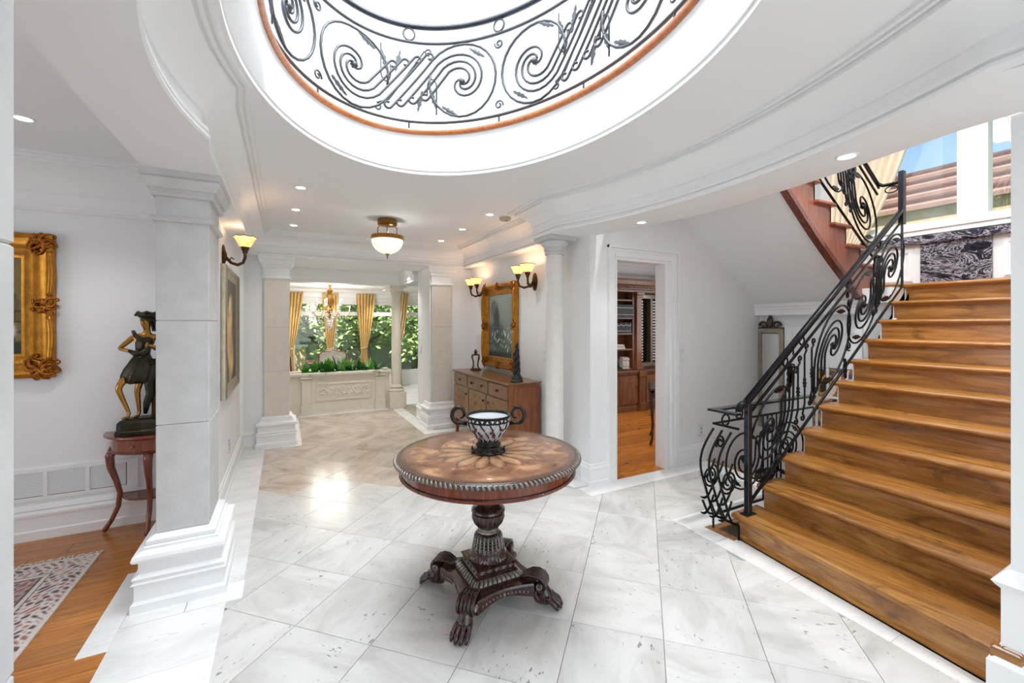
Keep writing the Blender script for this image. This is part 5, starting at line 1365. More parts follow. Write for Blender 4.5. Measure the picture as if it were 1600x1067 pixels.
ob('test_button', MB().lathe([(0.012, -0.036), (0.012, -0.043), (0.001, -0.044)], 12, (0.0, -0.025, 0)), 'black', sd_, True)

# ------------------------------------------------------------------ switches and outlets
def plate(name, label, loc, rz, w=0.075, h_=0.115, rock=1, cat='switch'):
    t = thing(name, label, cat, loc, rz)
    ob('cover', MB().cbox(-w / 2, w / 2, -0.007, -0.0005, -h_ / 2, h_ / 2, 0.003), 'plastic', t)
    for k in range(rock):
        x = (k - (rock - 1) / 2) * 0.046
        if cat == 'switch': ob('rocker', MB().cbox(x - .016, x + .016, -0.0115, -0.007, -0.033, 0.033, 0.002), 'white', t)
        else:
            for dz in (0.022, -0.022): ob('socket', MB().cbox(x - .014, x + .014, -0.0095, -0.007, dz - .014, dz + .014, 0.002), 'grout', t)
    return t
plate('light_switch', 'white double light switch plate beside the round column', (2.499, 3.93, 1.15), -PI / 2, 0.12, 0.115, 2)
plate('light_switch', 'white light switch on the wall just past the study door casing', (3.71, 3.169, 1.17), 0)
plate('light_switch', 'white light switch on the stub wall at the dining passage', (1.854, 6.50, 1.105), -PI / 2)
plate('outlet', 'white power outlet low on the wall near the stairwell', (4.01, 3.169, 0.34), 0, cat='outlet')
plate('outlet', 'white power outlet low on the left hall wall', (-0.459, 4.75, 0.36), PI / 2, cat='outlet')
# ------------------------------------------------------------------ living room: half-round table, statue, vent, rug
ht = thing('side_table', 'small reddish half-round side table with curved legs under the bronze statue', 'table', (-0.86, 4.165, 0))
def half(r, ry, z, n=20): return [(r * cos(PI + PI * i / n), ry * sin(PI + PI * i / n), z) for i in range(n + 1)]
ob('top', MB().loft([half(0.295, 0.30, 0.690), half(0.302, 0.306, 0.695), half(0.302, 0.306, 0.703), half(0.296, 0.30, 0.710)], True, True), 'mahogany', ht, True)
ob('apron', MB().loft([half(0.262, 0.265, 0.585), half(0.262, 0.265, 0.690)], True, True), 'mahogany', ht, True)
ob('apron_bead', MB().loft([half(0.268, 0.272, 0.578), half(0.274, 0.278, 0.584), half(0.268, 0.272, 0.590)], True, True), 'mahogany', ht, True)
dw_ = ob('drawer', MB().loft([[(0.267 * cos(a), 0.27 * sin(a), z) for a in [PI * 1.22 + PI * 0.36 * i / 8 for i in range(9)]] + [(0.25 * cos(a), 0.25 * sin(a), z) for a in [PI * 1.58 - PI * 0.36 * i / 8 for i in range(9)]] for z in (0.60, 0.676)], True, True), 'cherry', ht)
ob('knob', MB().ball((0.277 * cos(PI * 1.4), 0.28 * sin(PI * 1.4), 0.638), 0.010, 8, 6), 'brass', dw_, 'all')
for a in (PI * 1.04, PI * 1.5, PI * 1.96):
    ca, sa = cos(a), sin(a)
    P_ = [(0.235, 0.60), (0.262, 0.54), (0.255, 0.46), (0.225, 0.36), (0.205, 0.27), (0.215, 0.17), (0.250, 0.08), (0.285, 0.02), (0.292, 0.006)]
    ob('leg', MB().tube([(r * ca, r * sa - (0.0 if sa < -0.5 else 0.03), z) for r, z in P_], [0.030, 0.028, 0.024, 0.019, 0.017, 0.016, 0.015, 0.016, 0.010], 8), 'mahogany', ht, 'all')
ob('shelf', MB().loft([half(0.20, 0.21, 0.235), half(0.20, 0.21, 0.25)], True, True), 'mahogany', ht)

st = thing('statue', 'bronze statue of a standing woman in draped clothes on the half-round table', 'statue', (-0.915, 4.02, 0.7105))
ob('plinth', MB().loft([[(x * k + 0.015, y * k, z) for x, y in ((-0.155, -0.07), (-0.12, -0.10), (0.0, -0.11), (0.13, -0.10), (0.16, -0.04), (0.15, 0.08), (-0.10, 0.09), (-0.155, 0.04))] for k, z in ((1.0, 0), (1.0, 0.028), (0.94, 0.034), (0.93, 0.085), (0.82, 0.105), (0.6, 0.115))], True, True), 'statue_dark', st, bevel=0.004)
joints = [((-0.015, 0, 0.515), .046), ((0.0, 0, 0.60), .036), ((0.018, 0, 0.675), .046), ((0.028, -0.005, 0.742), .018), ((0.022, -0.012, 0.775), .026), ((0.018, -0.014, 0.81), .034), ((0.018, -0.010, 0.838), .022),
          ((-0.045, -0.004, 0.70), .022), ((-0.128, -0.01, 0.612), .016), ((-0.048, -0.062, 0.594), .011), ((-0.026, -0.072, 0.586), .009),
          ((0.086, 0, 0.698), .022), ((0.118, -0.02, 0.606), .016), ((0.072, -0.07, 0.628), .011), ((0.052, -0.078, 0.636), .009),
          ((-0.05, -0.005, 0.48), .036), ((-0.128, -0.035, 0.335), .022), ((-0.118, -0.035, 0.30), .019), ((-0.068, -0.03, 0.15), .012), ((-0.072, -0.05, 0.124), .012), ((-0.10, -0.08, 0.121), .009),
          ((0.02, 0, 0.48), .036), ((-0.022, -0.01, 0.335), .022), ((-0.028, -0.008, 0.29), .019), ((-0.018, 0.0, 0.15), .012), ((-0.022, -0.02, 0.124), .012), ((-0.045, -0.055, 0.121), .009)]
edges = [(0, 1), (1, 2), (2, 3), (3, 4), (4, 5), (5, 6), (2, 7), (7, 8), (8, 9), (9, 10), (2, 11), (11, 12), (12, 13), (13, 14), (0, 15), (15, 16), (16, 17), (17, 18), (18, 19), (19, 20), (0, 21), (21, 22), (22, 23), (23, 24), (24, 25), (25, 26)]
me = bpy.data.meshes.new('body')
me.from_pydata([j[0] for j in joints], edges, [])
body = bpy.data.objects.new('body', me); C.objects.link(body); body.parent = st
me.materials.append(M['statue_skin'])
sm = body.modifiers.new('skin', 'SKIN'); sm.use_smooth_shade = True
for i, j in enumerate(joints):
    me.skin_vertices[0].data[i].radius = (j[1], j[1])
    me.skin_vertices[0].data[i].use_root = (i == 0)
ss = body.modifiers.new('subsurf', 'SUBSURF'); ss.levels = 1; ss.render_levels = 2
for hx, hz, hy, sg in ((-0.026, 0.586, -0.072, 1), (0.052, 0.636, -0.078, -1)):
    fg_ = MB()
    for k in range(4): fg_.tube([(hx + 0.0, hy, hz + 0.010 - 0.006 * k), (hx + sg * 0.014, hy - 0.004, hz + 0.009 - 0.007 * k), (hx + sg * 0.023, hy + 0.002, hz + 0.004 - 0.007 * k)], [0.0042, 0.0038, 0.0028], 6)
    fg_.tube([(hx, hy, hz + 0.006), (hx + sg * 0.008, hy - 0.006, hz + 0.016), (hx + sg * 0.015, hy - 0.004, hz + 0.020)], [0.0045, 0.004, 0.003], 6)
    ob('fingers', fg_, 'statue_skin', st, 'all')
fc = MB().tube([(0.012, -0.044, 0.818), (0.008, -0.056, 0.806), (0.012, -0.047, 0.802)], [0.004, 0.007, 0.004], 6)
fc.ball((-0.004, -0.040, 0.818), 0.006, 6, 4, 0.6).ball((0.028, -0.042, 0.818), 0.006, 6, 4, 0.6).ball((0.012, -0.043, 0.792), 0.008, 8, 4, 0.45)
ob('face_features', fc, 'statue_skin', st, 'all')
hair = MB().ball((0.032, 0.004, 0.825), 0.046, 14, 9, 0.95)
for k in range(7):
    a = -0.6 + k * 0.5
    hair.tube([(0.02 + 0.042 * cos(a), 0.004 + 0.036 * sin(a), 0.85), (0.03 + 0.054 * cos(a), 0.006 + 0.046 * sin(a), 0.81), (0.04 + 0.05 * cos(a), 0.012 + 0.04 * sin(a), 0.765), (0.045 + 0.03 * cos(a), 0.01 + 0.03 * sin(a), 0.735)], [0.010, 0.013, 0.011, 0.004], 6)
ob('hair', hair, 'statue_dark', st, 'all')
bn = MB().ball((0.026, 0.0, 0.852), 0.054, 14, 8, 0.55)
bn.tube([(0.024 + 0.060 * cos(a), -0.004 + 0.056 * sin(a), 0.842 + 0.018 * cos(a + 2.4) + 0.005 * sin(5 * a)) for a in [2 * PI * i / 28 for i in range(28)]], 0.0105, 7, closed=True)
for k in range(9): bn.ball((0.026 + 0.05 * cos(k * .7), 0.05 * sin(k * .7), 0.866 + 0.006 * sin(3 * k)), 0.014, 7, 5)
ob('bonnet', bn, 'statue_dark', st, 'all')
def drape_ring(z, rx, ry, cx, n=36, amp=0.10, ph=0.0): return [(cx + rx * (1 + amp * sin(7 * a + ph)) * cos(a), ry * (1 + amp * sin(7 * a + ph)) * sin(a), z + 0.006 * sin(5 * a + ph)) for a in [2 * PI * i / n for i in range(n)]]
ob('skirt', MB().loft([drape_ring(0.575, 0.040, 0.036, 0.0, amp=.02), drape_ring(0.55, 0.050, 0.045, -0.005, amp=.05), drape_ring(0.52, 0.066, 0.058, -0.01, amp=.06, ph=.4), drape_ring(0.47, 0.088, 0.068, -0.015, amp=.08, ph=.8), drape_ring(0.42, 0.094, 0.074, -0.025, amp=.10, ph=1.3), drape_ring(0.375, 0.088, 0.072, -0.03, amp=.12, ph=1.9), drape_ring(0.365, 0.070, 0.06, -0.03, amp=.10, ph=1.9)], True, True), 'statue_dark', st, 'all')
ob('bodice', MB().loft([drape_ring(0.56, 0.042, 0.038, 0.0, amp=.03), drape_ring(0.60, 0.044, 0.042, 0.002, amp=.05), drape_ring(0.65, 0.055, 0.052, 0.012, amp=.05), drape_ring(0.685, 0.052, 0.050, 0.018, amp=.04), drape_ring(0.69, 0.045, 0.045, 0.018, amp=.02)], True, True), 'statue_dark', st, 'all')
ob('sash', MB().tube([(-0.05, -0.01, 0.735), (-0.03, -0.045, 0.705), (0.02, -0.058, 0.67), (0.06, -0.045, 0.63), (0.07, 0.01, 0.60)], [0.012, 0.014, 0.013, 0.012, 0.008], 8).tube([(-0.06, -0.07, 0.60), (-0.02, -0.082, 0.575), (0.02, -0.086, 0.58), (0.055, -0.08, 0.625)], [0.012, 0.022, 0.022, 0.010], 8), 'statue_dark', st, 'all')
ob('hanging_drape', MB().tube([(0.055, 0.0, 0.53), (0.065, -0.02, 0.44), (0.045, -0.03, 0.36), (0.05, -0.025, 0.28), (0.03, -0.03, 0.21), (0.02, -0.02, 0.14)], [0.028, 0.036, 0.030, 0.026, 0.022, 0.012], 9).tube([(0.08, 0.01, 0.50), (0.09, -0.005, 0.40), (0.075, -0.01, 0.28), (0.065, 0.0, 0.15)], [0.016, 0.02, 0.018, 0.012], 8), 'statue_dark', st, 'all')
ob('stump', MB().cbox(0.055, 0.155, -0.03, 0.065, 0.10, 0.50, 0.01).cbox(0.045, 0.16, -0.04, 0.075, 0.495, 0.515, 0.006), 'bronze', st)

vt = thing('wall_vent', 'long white return-air vent low on the living room wall', 'vent', (-1.70, 4.20, 0.38))
ob('frame', MB().box(-0.72, 0.72, -0.012, -0.0005, 0.085, 0.112).box(-0.72, 0.72, -0.012, -0.0005, -0.112, -0.085).box(0.655, 0.72, -0.012, -0.0005, -0.085, 0.085).box(-0.72, -0.69, -0.012, -0.0005, -0.085, 0.085), 'white', vt)
ob('backing', MB().box(-0.69, 0.655, -0.002, -0.0004, -0.085, 0.085), 'roof_grey', vt)
for k in range(6):
    x1 = 0.648 - k * 0.222; lv = MB()
    for j in range(15):
        z = -0.08 + 0.0114 * j
        lv.add([(x1 - 0.20, -0.010, z), (x1, -0.010, z), (x1, -0.003, z + 0.007), (x1 - 0.20, -0.003, z + 0.007), (x1 - 0.20, -0.010, z + 0.002), (x1, -0.010, z + 0.002), (x1, -0.003, z + 0.009), (x1 - .20, -0.003, z + .009)], [(0, 1, 2, 3), (4, 7, 6, 5), (0, 4, 5, 1), (0, 3, 7, 4), (1, 5, 6, 2), (2, 6, 7, 3)])
    ob('louvre', lv, 'white', vt)
    ob('divider', MB().box(x1 - 0.222, x1 - 0.20, -0.0125, -0.0005, -0.085, 0.085), 'white', vt)

def rug_fn(u, v):
    du, dv = min(u, 1 - u) * 1.9, min(v, 1 - v) * 2.1
    d = min(du, dv)
    cream, rose, dark, grey = lin(212, 202, 194), lin(166, 104, 96), lin(74, 58, 60), lin(168, 148, 142)
    U, V = u * 1.9, v * 2.1
    if d < 0.02: return cream
    if d < 0.17:
        s_ = sin(U * 84 + 2 * sin(V * 31)) * sin(V * 79 + 2 * sin(U * 37)) + 0.35 * sin(U * 41 - V * 37)
        return lin(84, 66, 70) if s_ > 0.66 else (rose if s_ < -0.72 else (lin(140, 118, 118) if s_ > 0.42 else (lin(190, 160, 152) if s_ < -.5 else cream)))
    if d < 0.175: return dark
    if d < 0.20: return cream
    if d < 0.21: return dark
    s_ = sin(U * 44 + 1.6 * sin(V * 33)) * cos(V * 41 + 1.6 * sin(U * 29)); q = sin(U * 103 + V * 20) * sin(V * 97 - U * 31)
    if s_ > 0.62: return rose
    if s_ > 0.30 and q > 0: return cream
    if q < -0.62: return dark
    return blend(grey, rose, 0.25 + 0.3 * s_)
rug = thing('rug', 'fringed red and ivory oriental rug on the oak floor', 'rug', (-2.01, 2.68, 0.0))
pile = canvas(1.9, 2.1, rug_fn, 340, 380)
pile.v = [(x, z, 0.009) for x, y, z in pile.v]
ob('pile', pile, 'paint', rug)
ob('backing', MB().box(-0.95, 0.95, -1.05, 1.05, 0.001, 0.0085), 'fringe', rug)
fr_ = MB()
for k in range(190):
    x = -0.945 + 1.89 * k / 189
    for s_ in (1, -1): fr_.tube([(x, s_ * 1.05, 0.006), (x + random.uniform(-.01, .01), s_ * 1.075, 0.004), (x + random.uniform(-.015, .015), s_ * random.uniform(1.09, 1.11), 0.003)], 0.0022, 4)
ob('fringe', fr_, 'fringe', rug, kind='stuff')

# ------------------------------------------------------------------ stone planter and plants
pn = thing('stone_planter', 'cream stone planter with carved relief panel before the dining room', 'planter', (0.75, 7.95, 0))
def px_(x): return x - 0.75
ob('body', MB().box(px_(-0.22), px_(1.66), -0.13, 0.18, 0, 0.62), 'cream_stone', pn)
ob('plinth', MB().cbox(px_(-0.23), px_(1.68), -0.145, 0.19, 0, 0.035, .003), 'cream_stone', pn)
ob('coping', MB().cbox(px_(-0.24), px_(1.68), -0.185, -0.09, 0.64, 0.69, .008).cbox(px_(-0.24), px_(1.68), 0.14, 0.235, 0.64, 0.69, .008).cbox(px_(1.60), px_(1.68), -0.09, 0.14, 0.64, 0.69, .006).cbox(px_(-0.22), px_(1.66), -0.16, 0.21, 0.615, 0.642, .006), 'cream_stone', pn)
for a, b in ((0.231, 0.402), (1.404, 1.58)):
    ob('pilaster', MB().cbox(px_(a + .012), px_(b - .012), -0.165, -0.12, 0.16, 0.56, .003).cbox(px_(a), px_(b), -0.18, -0.12, 0, 0.16, .004).cbox(px_(a), px_(b), -0.175, -0.12, 0.545, 0.565, .003).cbox(px_(a - .004), px_(b + .004), -0.18, -0.12, 0.595, 0.62, .004), 'cream_stone', pn)
t_ = MB()
for (x0, x1, z0, z1) in ((0.459, 1.335, 0.485, 0.505), (0.459, 1.335, 0.215, 0.235), (0.459, 0.479, 0.235, 0.485), (1.315, 1.335, 0.235, 0.485)): t_.box(px_(x0), px_(x1), -0.142, -0.13, z0, z1)
ob('panel_frame', t_, 'cream_stone', pn)
vn = MB()
vn.tube([(px_(0.52 + 0.75 * i / 40), -0.133, 0.36 + 0.06 * sin(i * 0.55)) for i in range(41)], 0.009, 6)
for k in range(12):
    x = 0.54 + 0.065 * k; s_ = 1 if k % 2 else -1
    vn.tube([(px_(x) + 0.034 * (1 - i / 20) * cos(i * .4 + k), -0.133, 0.36 + s_ * 0.055 + 0.04 * (1 - i / 20) * sin(i * .4 + k)) for i in range(16)], 0.007, 6)
    vn.ball((px_(x + .03), -0.131, 0.36 - s_ * 0.04), 0.02, 8, 4, 1, 1, 0.4)
ob('vine_relief', vn, 'cream_stone', pn, 'all')
ob('soil', MB().box(px_(-0.20), px_(1.60), -0.09, 0.14, 0.62, 0.655), 'soil', pn)
def leafy(name, label, loc, n, L, w, spread, mt, rng, droop=0.6):
    t = thing(name, label, 'plant', loc, 0, 'plants in the stone planter')
    L *= 1.8; w *= 1.5
    mbs = [MB() for _ in range(n)]
    for mb in mbs:
        a = rng.uniform(0, 2 * PI); el = rng.uniform(0.35, 1.35); l = L * rng.uniform(0.7, 1.1)
        d = Vector((cos(a) * cos(el) * spread, sin(a) * cos(el) * spread, sin(el)))
        sd = Vector((-sin(a), cos(a), 0))
        row = []
        for i in range(5):
            t_ = i / 4
            p = d * (l * t_) + Vector((0, 0, -droop * l * t_ * t_ * (1.1 - sin(el))))
            ww = w * sin(PI * (0.12 + 0.86 * t_)) * (1 if i < 4 else 0.15)
            row.append((p - sd * ww, p + Vector((0, 0, -ww * .5)), p + sd * ww))
        mb.loft([list(r) for r in row], False, False)
        ob('leaf', mb, mt, t, 'all')
    return t
rng = random.Random(5)
spots = [(0.30, 'bushy light green plant in the planter corner nearest the left pilaster', 'leaf', 0.12, 0.03), (0.44, 'low trailing green plant second along the stone planter', 'leaf', 0.14, 0.034), (0.56, 'dark leafy plant third along the stone planter', 'leaf_dark', 0.15, 0.022),
         (0.68, 'bright drooping plant spilling over the planter front', 'leaf', 0.16, 0.036), (0.80, 'strappy dark green plant in the planter beneath the chandelier', 'leaf_dark', 0.19, 0.018), (0.93, 'upright green plant at the planter middle right of the chandelier', 'leaf', 0.19, 0.022),
         (1.06, 'tall spiky green plant in the planter beneath the gold curtain', 'leaf_dark', 0.21, 0.018), (1.18, 'rounded dark green plant right of the tall spiky one', 'leaf_dark', 0.15, 0.03), (1.31, 'grassy upright plant in the planter near its right pilaster', 'leaf', 0.21, 0.014), (1.45, 'spiky green plant at the planter end beside the round column', 'leaf_dark', 0.20, 0.016)]
for k, (x, lb_, mt, L, w) in enumerate(spots):
    leafy('planter_plant', lb_, (x, 7.95 + rng.uniform(-.05, .03), 0.652), 16, L, w, 1.0, mt, rng)

# ------------------------------------------------------------------ dining room
wfar = MB()
wfar.box(-1.9, 4.4, 10.5, 10.62, 0, 0.32).box(-1.9, 4.4, 10.5, 10.62, 1.985, 2.4).box(-1.9, -1.3, 10.5, 10.62, 0.32, 1.985).box(3.9, 4.4, 10.5, 10.62, 0.32, 1.985)
struct('wall_dining', wfar, 'wall', 'white window wall of the dining room')
struct('wall_dining', MB().box(-2.0, -1.9, 6.5, 10.62, 0, 2.5).box(-1.9, -0.6, 6.5, 6.6, 0, 2.5), 'wall', 'dining room wall left of the windows')
struct('wall_dining', MB().box(4.4, 4.5, 6.6, 10.62, 0, 2.4).box(2.62, 4.5, 6.5, 6.62, 0, 2.4), 'wall', 'dining room wall right of the windows')
xs = [-1.3, -0.55, 0.15, 0.89, 1.66, 2.46, 3.2, 3.9]
for i, (a, b) in enumerate(zip(xs[:-1], xs[1:])):
    w_ = struct('window_%d' % (i + 1), MB().box(a, a + .045, 10.49, 10.60, 0.32, 1.985).box(b - .045, b, 10.49, 10.60, 0.32, 1.985).box(a + .045, b - .045, 10.49, 10.60, 1.69, 1.776).box(a + .045, b - .045, 10.49, 10.60, 0.32, 0.38).box(a + .045, b - .045, 10.49, 10.60, 1.95, 1.985), 'white', 'white framed dining window with transom, number %d counted from the left wall' % (i + 1))
    ob('pane', MB().box(a + .045, b - .045, 10.545, 10.55, 0.38, 1.69), 'window_glass', w_)
    ob('transom_pane', MB().box(a + .045, b - .045, 10.545, 10.55, 1.776, 1.95), 'window_glass', w_)
struct('trim_11', MB().sweep([(4.4, 10.49), (-1.9, 10.49)], [(0, 2.03), (0.02, 2.03), (0.02, 2.08), (0.05, 2.10), (0.06, 2.18), (0.10, 2.23), (0.10, 2.27), (0, 2.27)]), 'white', 'white cornice above the dining windows')
def curtain(label, p0, p1, z0, z1, folds, tie, pinch, side, m, thick=0.05, group=None, name='curtain', tieback=True, top_h=0.05):
    """sheet hanging from p0 to p1 (plan points), gathered at height tie towards side (0..1)"""
    t = thing(name, label, 'curtain', ((p0[0] + p1[0]) / 2, (p0[1] + p1[1]) / 2, z0), 0, group)
    ox, oy = (p0[0] + p1[0]) / 2, (p0[1] + p1[1]) / 2
    d = Vector((p1[0] - p0[0], p1[1] - p0[1], 0)); L = d.length; d.normalize(); n = Vector((-d.y, d.x, 0))
    nu, nv = folds * 8, 28
    rows = []
    for j in range(nv + 1):
        z = z0 + (z1 - z0) * j / nv
        if z > tie: k = ((z - tie) / (z1 - tie)); k = pinch + (1 - pinch) * k ** 0.7
        else: k = pinch + (0.22) * ((tie - z) / max(.01, tie - z0)) ** 0.6 * (1 - pinch)
        row = []
        for i in range(nu + 1):
            u = i / nu
            s_ = side + (u - side) * k
            off = thick * (0.5 + 0.4 * k) * sin(2 * PI * folds * u) + 0.012 * sin(5 * u + j * .3)
            p = Vector((p0[0], p0[1], 0)) + d * (s_ * L) + n * off
            row.append((p.x - ox, p.y - oy, z - z0))
        rows.append(row)
    o = ob('fabric', MB().loft(rows, False, False), m, t, 'all')
    so = o.modifiers.new('solid', 'SOLIDIFY'); so.thickness = 0.004
    hd = [(Vector((p0[0] - ox, p0[1] - oy, 0)) + d * (L * i / (folds * 8)) + n * (thick * 0.9 * sin(2 * PI * i / 8))) for i in range(folds * 8 + 1)]
    ob('pleated_heading', MB().loft([[(p.x - n.x * .006, p.y - n.y * .006, z1 - z0 - top_h) for p in hd], [(p.x - n.x * .006, p.y - n.y * .006, z1 - z0 + .01) for p in hd]], False, False), m, t, 'all').modifiers.new('solid', 'SOLIDIFY').thickness = 0.006
    if tieback:
        c = Vector((p0[0] - ox, p0[1] - oy, 0)) + d * (side * L) + d * ((0.5 - side) * L * pinch)
        ob('tieback', MB().tube([(c.x + d.x * L * pinch * .62 * cos(a) + n.x * thick * 1.2 * sin(a), c.y + d.y * L * pinch * .62 * cos(a) + n.y * thick * 1.2 * sin(a), tie - z0 + 0.02 * cos(a)) for a in [2 * PI * i / 20 for i in range(20)]], 0.012, 6, closed=True), m, t, 'all')
    return t
cg = 'gold dining room curtains'
curtain('gold tied curtain at the dining window behind the left pilaster', (0.02, 10.40), (0.36, 10.40), 0.02, 2.19, 5, 0.95, 0.30, 0.1, 'drape', group=cg)
curtain('gold tied curtain hanging directly behind the chandelier', (0.73, 10.40), (1.07, 10.40), 0.02, 2.19, 5, 0.95, 0.35, 0.5, 'drape', group=cg)
curtain('gold tied curtain between chandelier and cream round column', (1.45, 10.40), (1.88, 10.40), 0.02, 2.19, 6, 0.95, 0.30, 0.35, 'drape', group=cg)
curtain('gold tied curtain just right of the cream round column', (2.30, 10.30), (2.66, 10.40), 0.02, 2.23, 5, 0.95, 0.30, 0.1, 'drape', group=cg)

ch = thing('chandelier', 'gold and crystal chandelier with candle arms in the dining room', 'chandelier', (0.79, 9.2, 0))
ob('stem', MB().lathe([(0.001, 2.27), (0.05, 2.265), (0.02, 2.24), (0.012, 2.22), (0.035, 2.19), (0.06, 2.15), (0.03, 2.12), (0.05, 2.06), (0.075, 2.0), (0.085, 1.94), (0.06, 1.88), (0.03, 1.85), (0.04, 1.80), (0.06, 1.76), (0.03, 1.70), (0.02, 1.62), (0.001, 1.60)], 20), 'brass', ch, 'all')
for k in range(10):
    a = 2 * PI * k / 10; big = k % 2 == 0; r_, zz = (0.37, 1.73) if big else (0.24, 1.86)
    am = ob('arm', MB().tube([(r * r_ * cos(a), r * r_ * sin(a), z) for r, z in ((0.08, zz - .02), (0.3, zz + .02), (0.5, zz - .06), (0.75, zz - .09), (0.95, zz - .05), (1, zz))], 0.007, 6), 'brass', ch, 'all')
    ob('candle', MB().lathe([(0.03, zz), (0.034, zz + .008), (0.011, zz + .012), (0.011, zz + .09), (0.001, zz + .095)], 10, (r_ * cos(a), r_ * sin(a), 0)), 'book_white', am, True)
    ob('flame_bulb', MB().lathe([(0.004, zz + .093), (0.013, zz + .108), (0.009, zz + .128), (0.001, zz + .145)], 8, (r_ * cos(a), r_ * sin(a), 0)), 'bulb', am, 'all')
cr = MB()
rr_ = random.Random(2)
for k in range(260):
    lvl = rr_.random(); z = 1.40 + 0.42 * lvl; r_ = (0.03 + 0.11 * lvl) * (0.75 + .3 * rr_.random()) if lvl < .75 else 0.12 + 0.22 * rr_.random()
    a = rr_.uniform(0, 2 * PI); c_ = (r_ * cos(a), r_ * sin(a), z if lvl < .75 else rr_.uniform(1.60, 1.78)); s_ = 0.011
    cr.add([(c_[0] + s_, c_[1], c_[2]), (c_[0], c_[1] + s_, c_[2]), (c_[0] - s_, c_[1], c_[2]), (c_[0], c_[1] - s_, c_[2]), (c_[0], c_[1], c_[2] + s_), (c_[0], c_[1], c_[2] - 1.8 * s_)], [(0, 1, 4), (1, 2, 4), (2, 3, 4), (3, 0, 4), (1, 0, 5), (2, 1, 5), (3, 2, 5), (0, 3, 5)])
ob('crystal_drops', cr, 'crystal', ch, kind='stuff')
cd = bpy.data.lights.new('chandelier_light', 'POINT'); cd.energy = 30; cd.color = (1, 0.95, 0.87); cd.shadow_soft_size = 0.35
co = bpy.data.objects.new('chandelier_light', cd); C.objects.link(co); co.parent = ch; co.location = (0, 0, 1.85)

def dining_chair(label, x, y, rz):
    t = thing('dining_chair', label, 'chair', (x, y, 0), rz, 'dining chairs')
    for sx in (-1, 1):
        ob('leg', MB().tube([(sx * .21, 0.20, 0.42), (sx * .22, 0.22, 0.3), (sx * .205, 0.205, 0.12), (sx * .22, 0.23, 0.0)], [0.022, 0.024, 0.016, 0.014], 8), 'mahogany', t, 'all')
        ob('leg', MB().tube([(sx * .19, -0.20, 0.48), (sx * .19, -0.21, 0.25), (sx * .2, -0.26, 0.0)], [0.022, 0.02, 0.016], 8), 'mahogany', t, 'all')
    ob('seat', MB().cbox(-0.25, 0.25, -0.23, 0.25, 0.40, 0.50, 0.03), 'cushion', t, 'all')
    top = [(-0.20, 0.50), (-0.225, 0.75), (-0.225, 0.93), (-0.19, 0.97), (-0.10, 0.985), (0, 1.02), (0.10, 0.985), (0.19, 0.97), (0.225, 0.93), (0.225, 0.75), (0.20, 0.50)]
    yb = lambda z: -0.20 - 0.14 * (z - 0.5) / 0.5
    ob('backrest', MB().loft([[(x_, yb(z) - .025, z) for x_, z in top], [(x_, yb(z) + .025, z) for x_, z in top]], True, True), 'cushion', t)
    ob('back_frame', MB().tube([(x_ * 1.02, yb(z), z) for x_, z in top], 0.020, 8), 'mahogany', t, 'all')
    return t
dining_chair('white upholstered dining chair seen from behind below the chandelier', 0.79, 8.95, 0)
dining_chair('white upholstered dining chair partly hidden by the left pilaster', 0.02, 8.72, -0.5)
dining_chair('white upholstered dining chair at the left end of the dining table', -0.35, 9.6, -PI / 2)
dt = thing('dining_table', 'dark wooden dining table behind the planter', 'table', (0.85, 9.75, 0))
ob('top', MB().cbox(-0.45, 0.45, -0.45, 0.45, 0.70, 0.73, 0.008), 'mahogany', dt)
for sx in (-1, 1): ob('pedestal', MB().lathe([(0.28, 0), (0.26, 0.03), (0.08, 0.08), (0.06, 0.3), (0.10, 0.5), (0.07, 0.62), (0.2, 0.72)], 20, (sx * .25, 0, 0)), 'mahogany', dt, True)

# ------------------------------------------------------------------ study
bc = thing('bookcase', 'built-in wooden study bookcase with cupboards and pilasters', 'bookcase', (5.2, 5.84, 0))
def bxl(x): return x - 5.2
YF = -0.32
ob('lower_body', MB().box(bxl(4.1), bxl(6.35), YF + .02, -0.001, 0.06, 0.66), 'bookcase_wood', bc)
ob('plinth', MB().cbox(bxl(4.1), bxl(6.35), YF - .01, -0.001, 0.0, 0.09, .006).cbox(bxl(4.1), bxl(6.35), YF + .005, -.001, .09, .11, .004), 'bookcase_wood', bc)
ob('counter', MB().cbox(bxl(4.1), bxl(6.35), YF - .03, -0.001, 0.665, 0.70, .006).cbox(bxl(4.1), bxl(6.35), YF - .012, -0.001, 0.63, 0.668, .004), 'bookcase_wood', bc)
ob('back_panel', MB().box(bxl(4.1), bxl(5.42), -0.03, -0.001, 0.70, 2.2), 'bookcase_wood', bc)
ob('upright', MB().box(bxl(4.1), bxl(4.14), YF + .08, -0.03, 0.70, 2.1), 'bookcase_wood', bc)
ob('upright', MB().box(bxl(5.34), bxl(5.40), YF + .08, -0.03, 0.70, 2.1), 'bookcase_wood', bc)
for z in (0.73, 1.07, 1.34, 1.61, 1.92): ob('shelf', MB().box(bxl(4.14), bxl(5.34), YF + .09, -0.03, z - .025, z), 'bookcase_wood', bc)
ob('pilaster', MB().cbox(bxl(5.40), bxl(5.52), YF + .04, -0.001, 0.72, 1.98, .004).cbox(bxl(5.38), bxl(5.54), YF + .01, -.001, 0.70, 0.76, .006).cbox(bxl(5.385), bxl(5.535), YF + .02, -.001, 1.96, 2.0, .005).cbox(bxl(5.37), bxl(5.55), YF, -.001, 2.0, 2.05, .006), 'bookcase_wood', bc)
ob('lower_pilaster', MB().cbox(bxl(5.40), bxl(5.54), YF - .03, YF + .03, 0.11, 0.60, .004).cbox(bxl(5.385), bxl(5.555), YF - .05, YF + .03, 0, 0.14, .006).cbox(bxl(5.385), bxl(5.555), YF - .045, YF + .03, 0.59, 0.70, .006), 'bookcase_wood', bc)
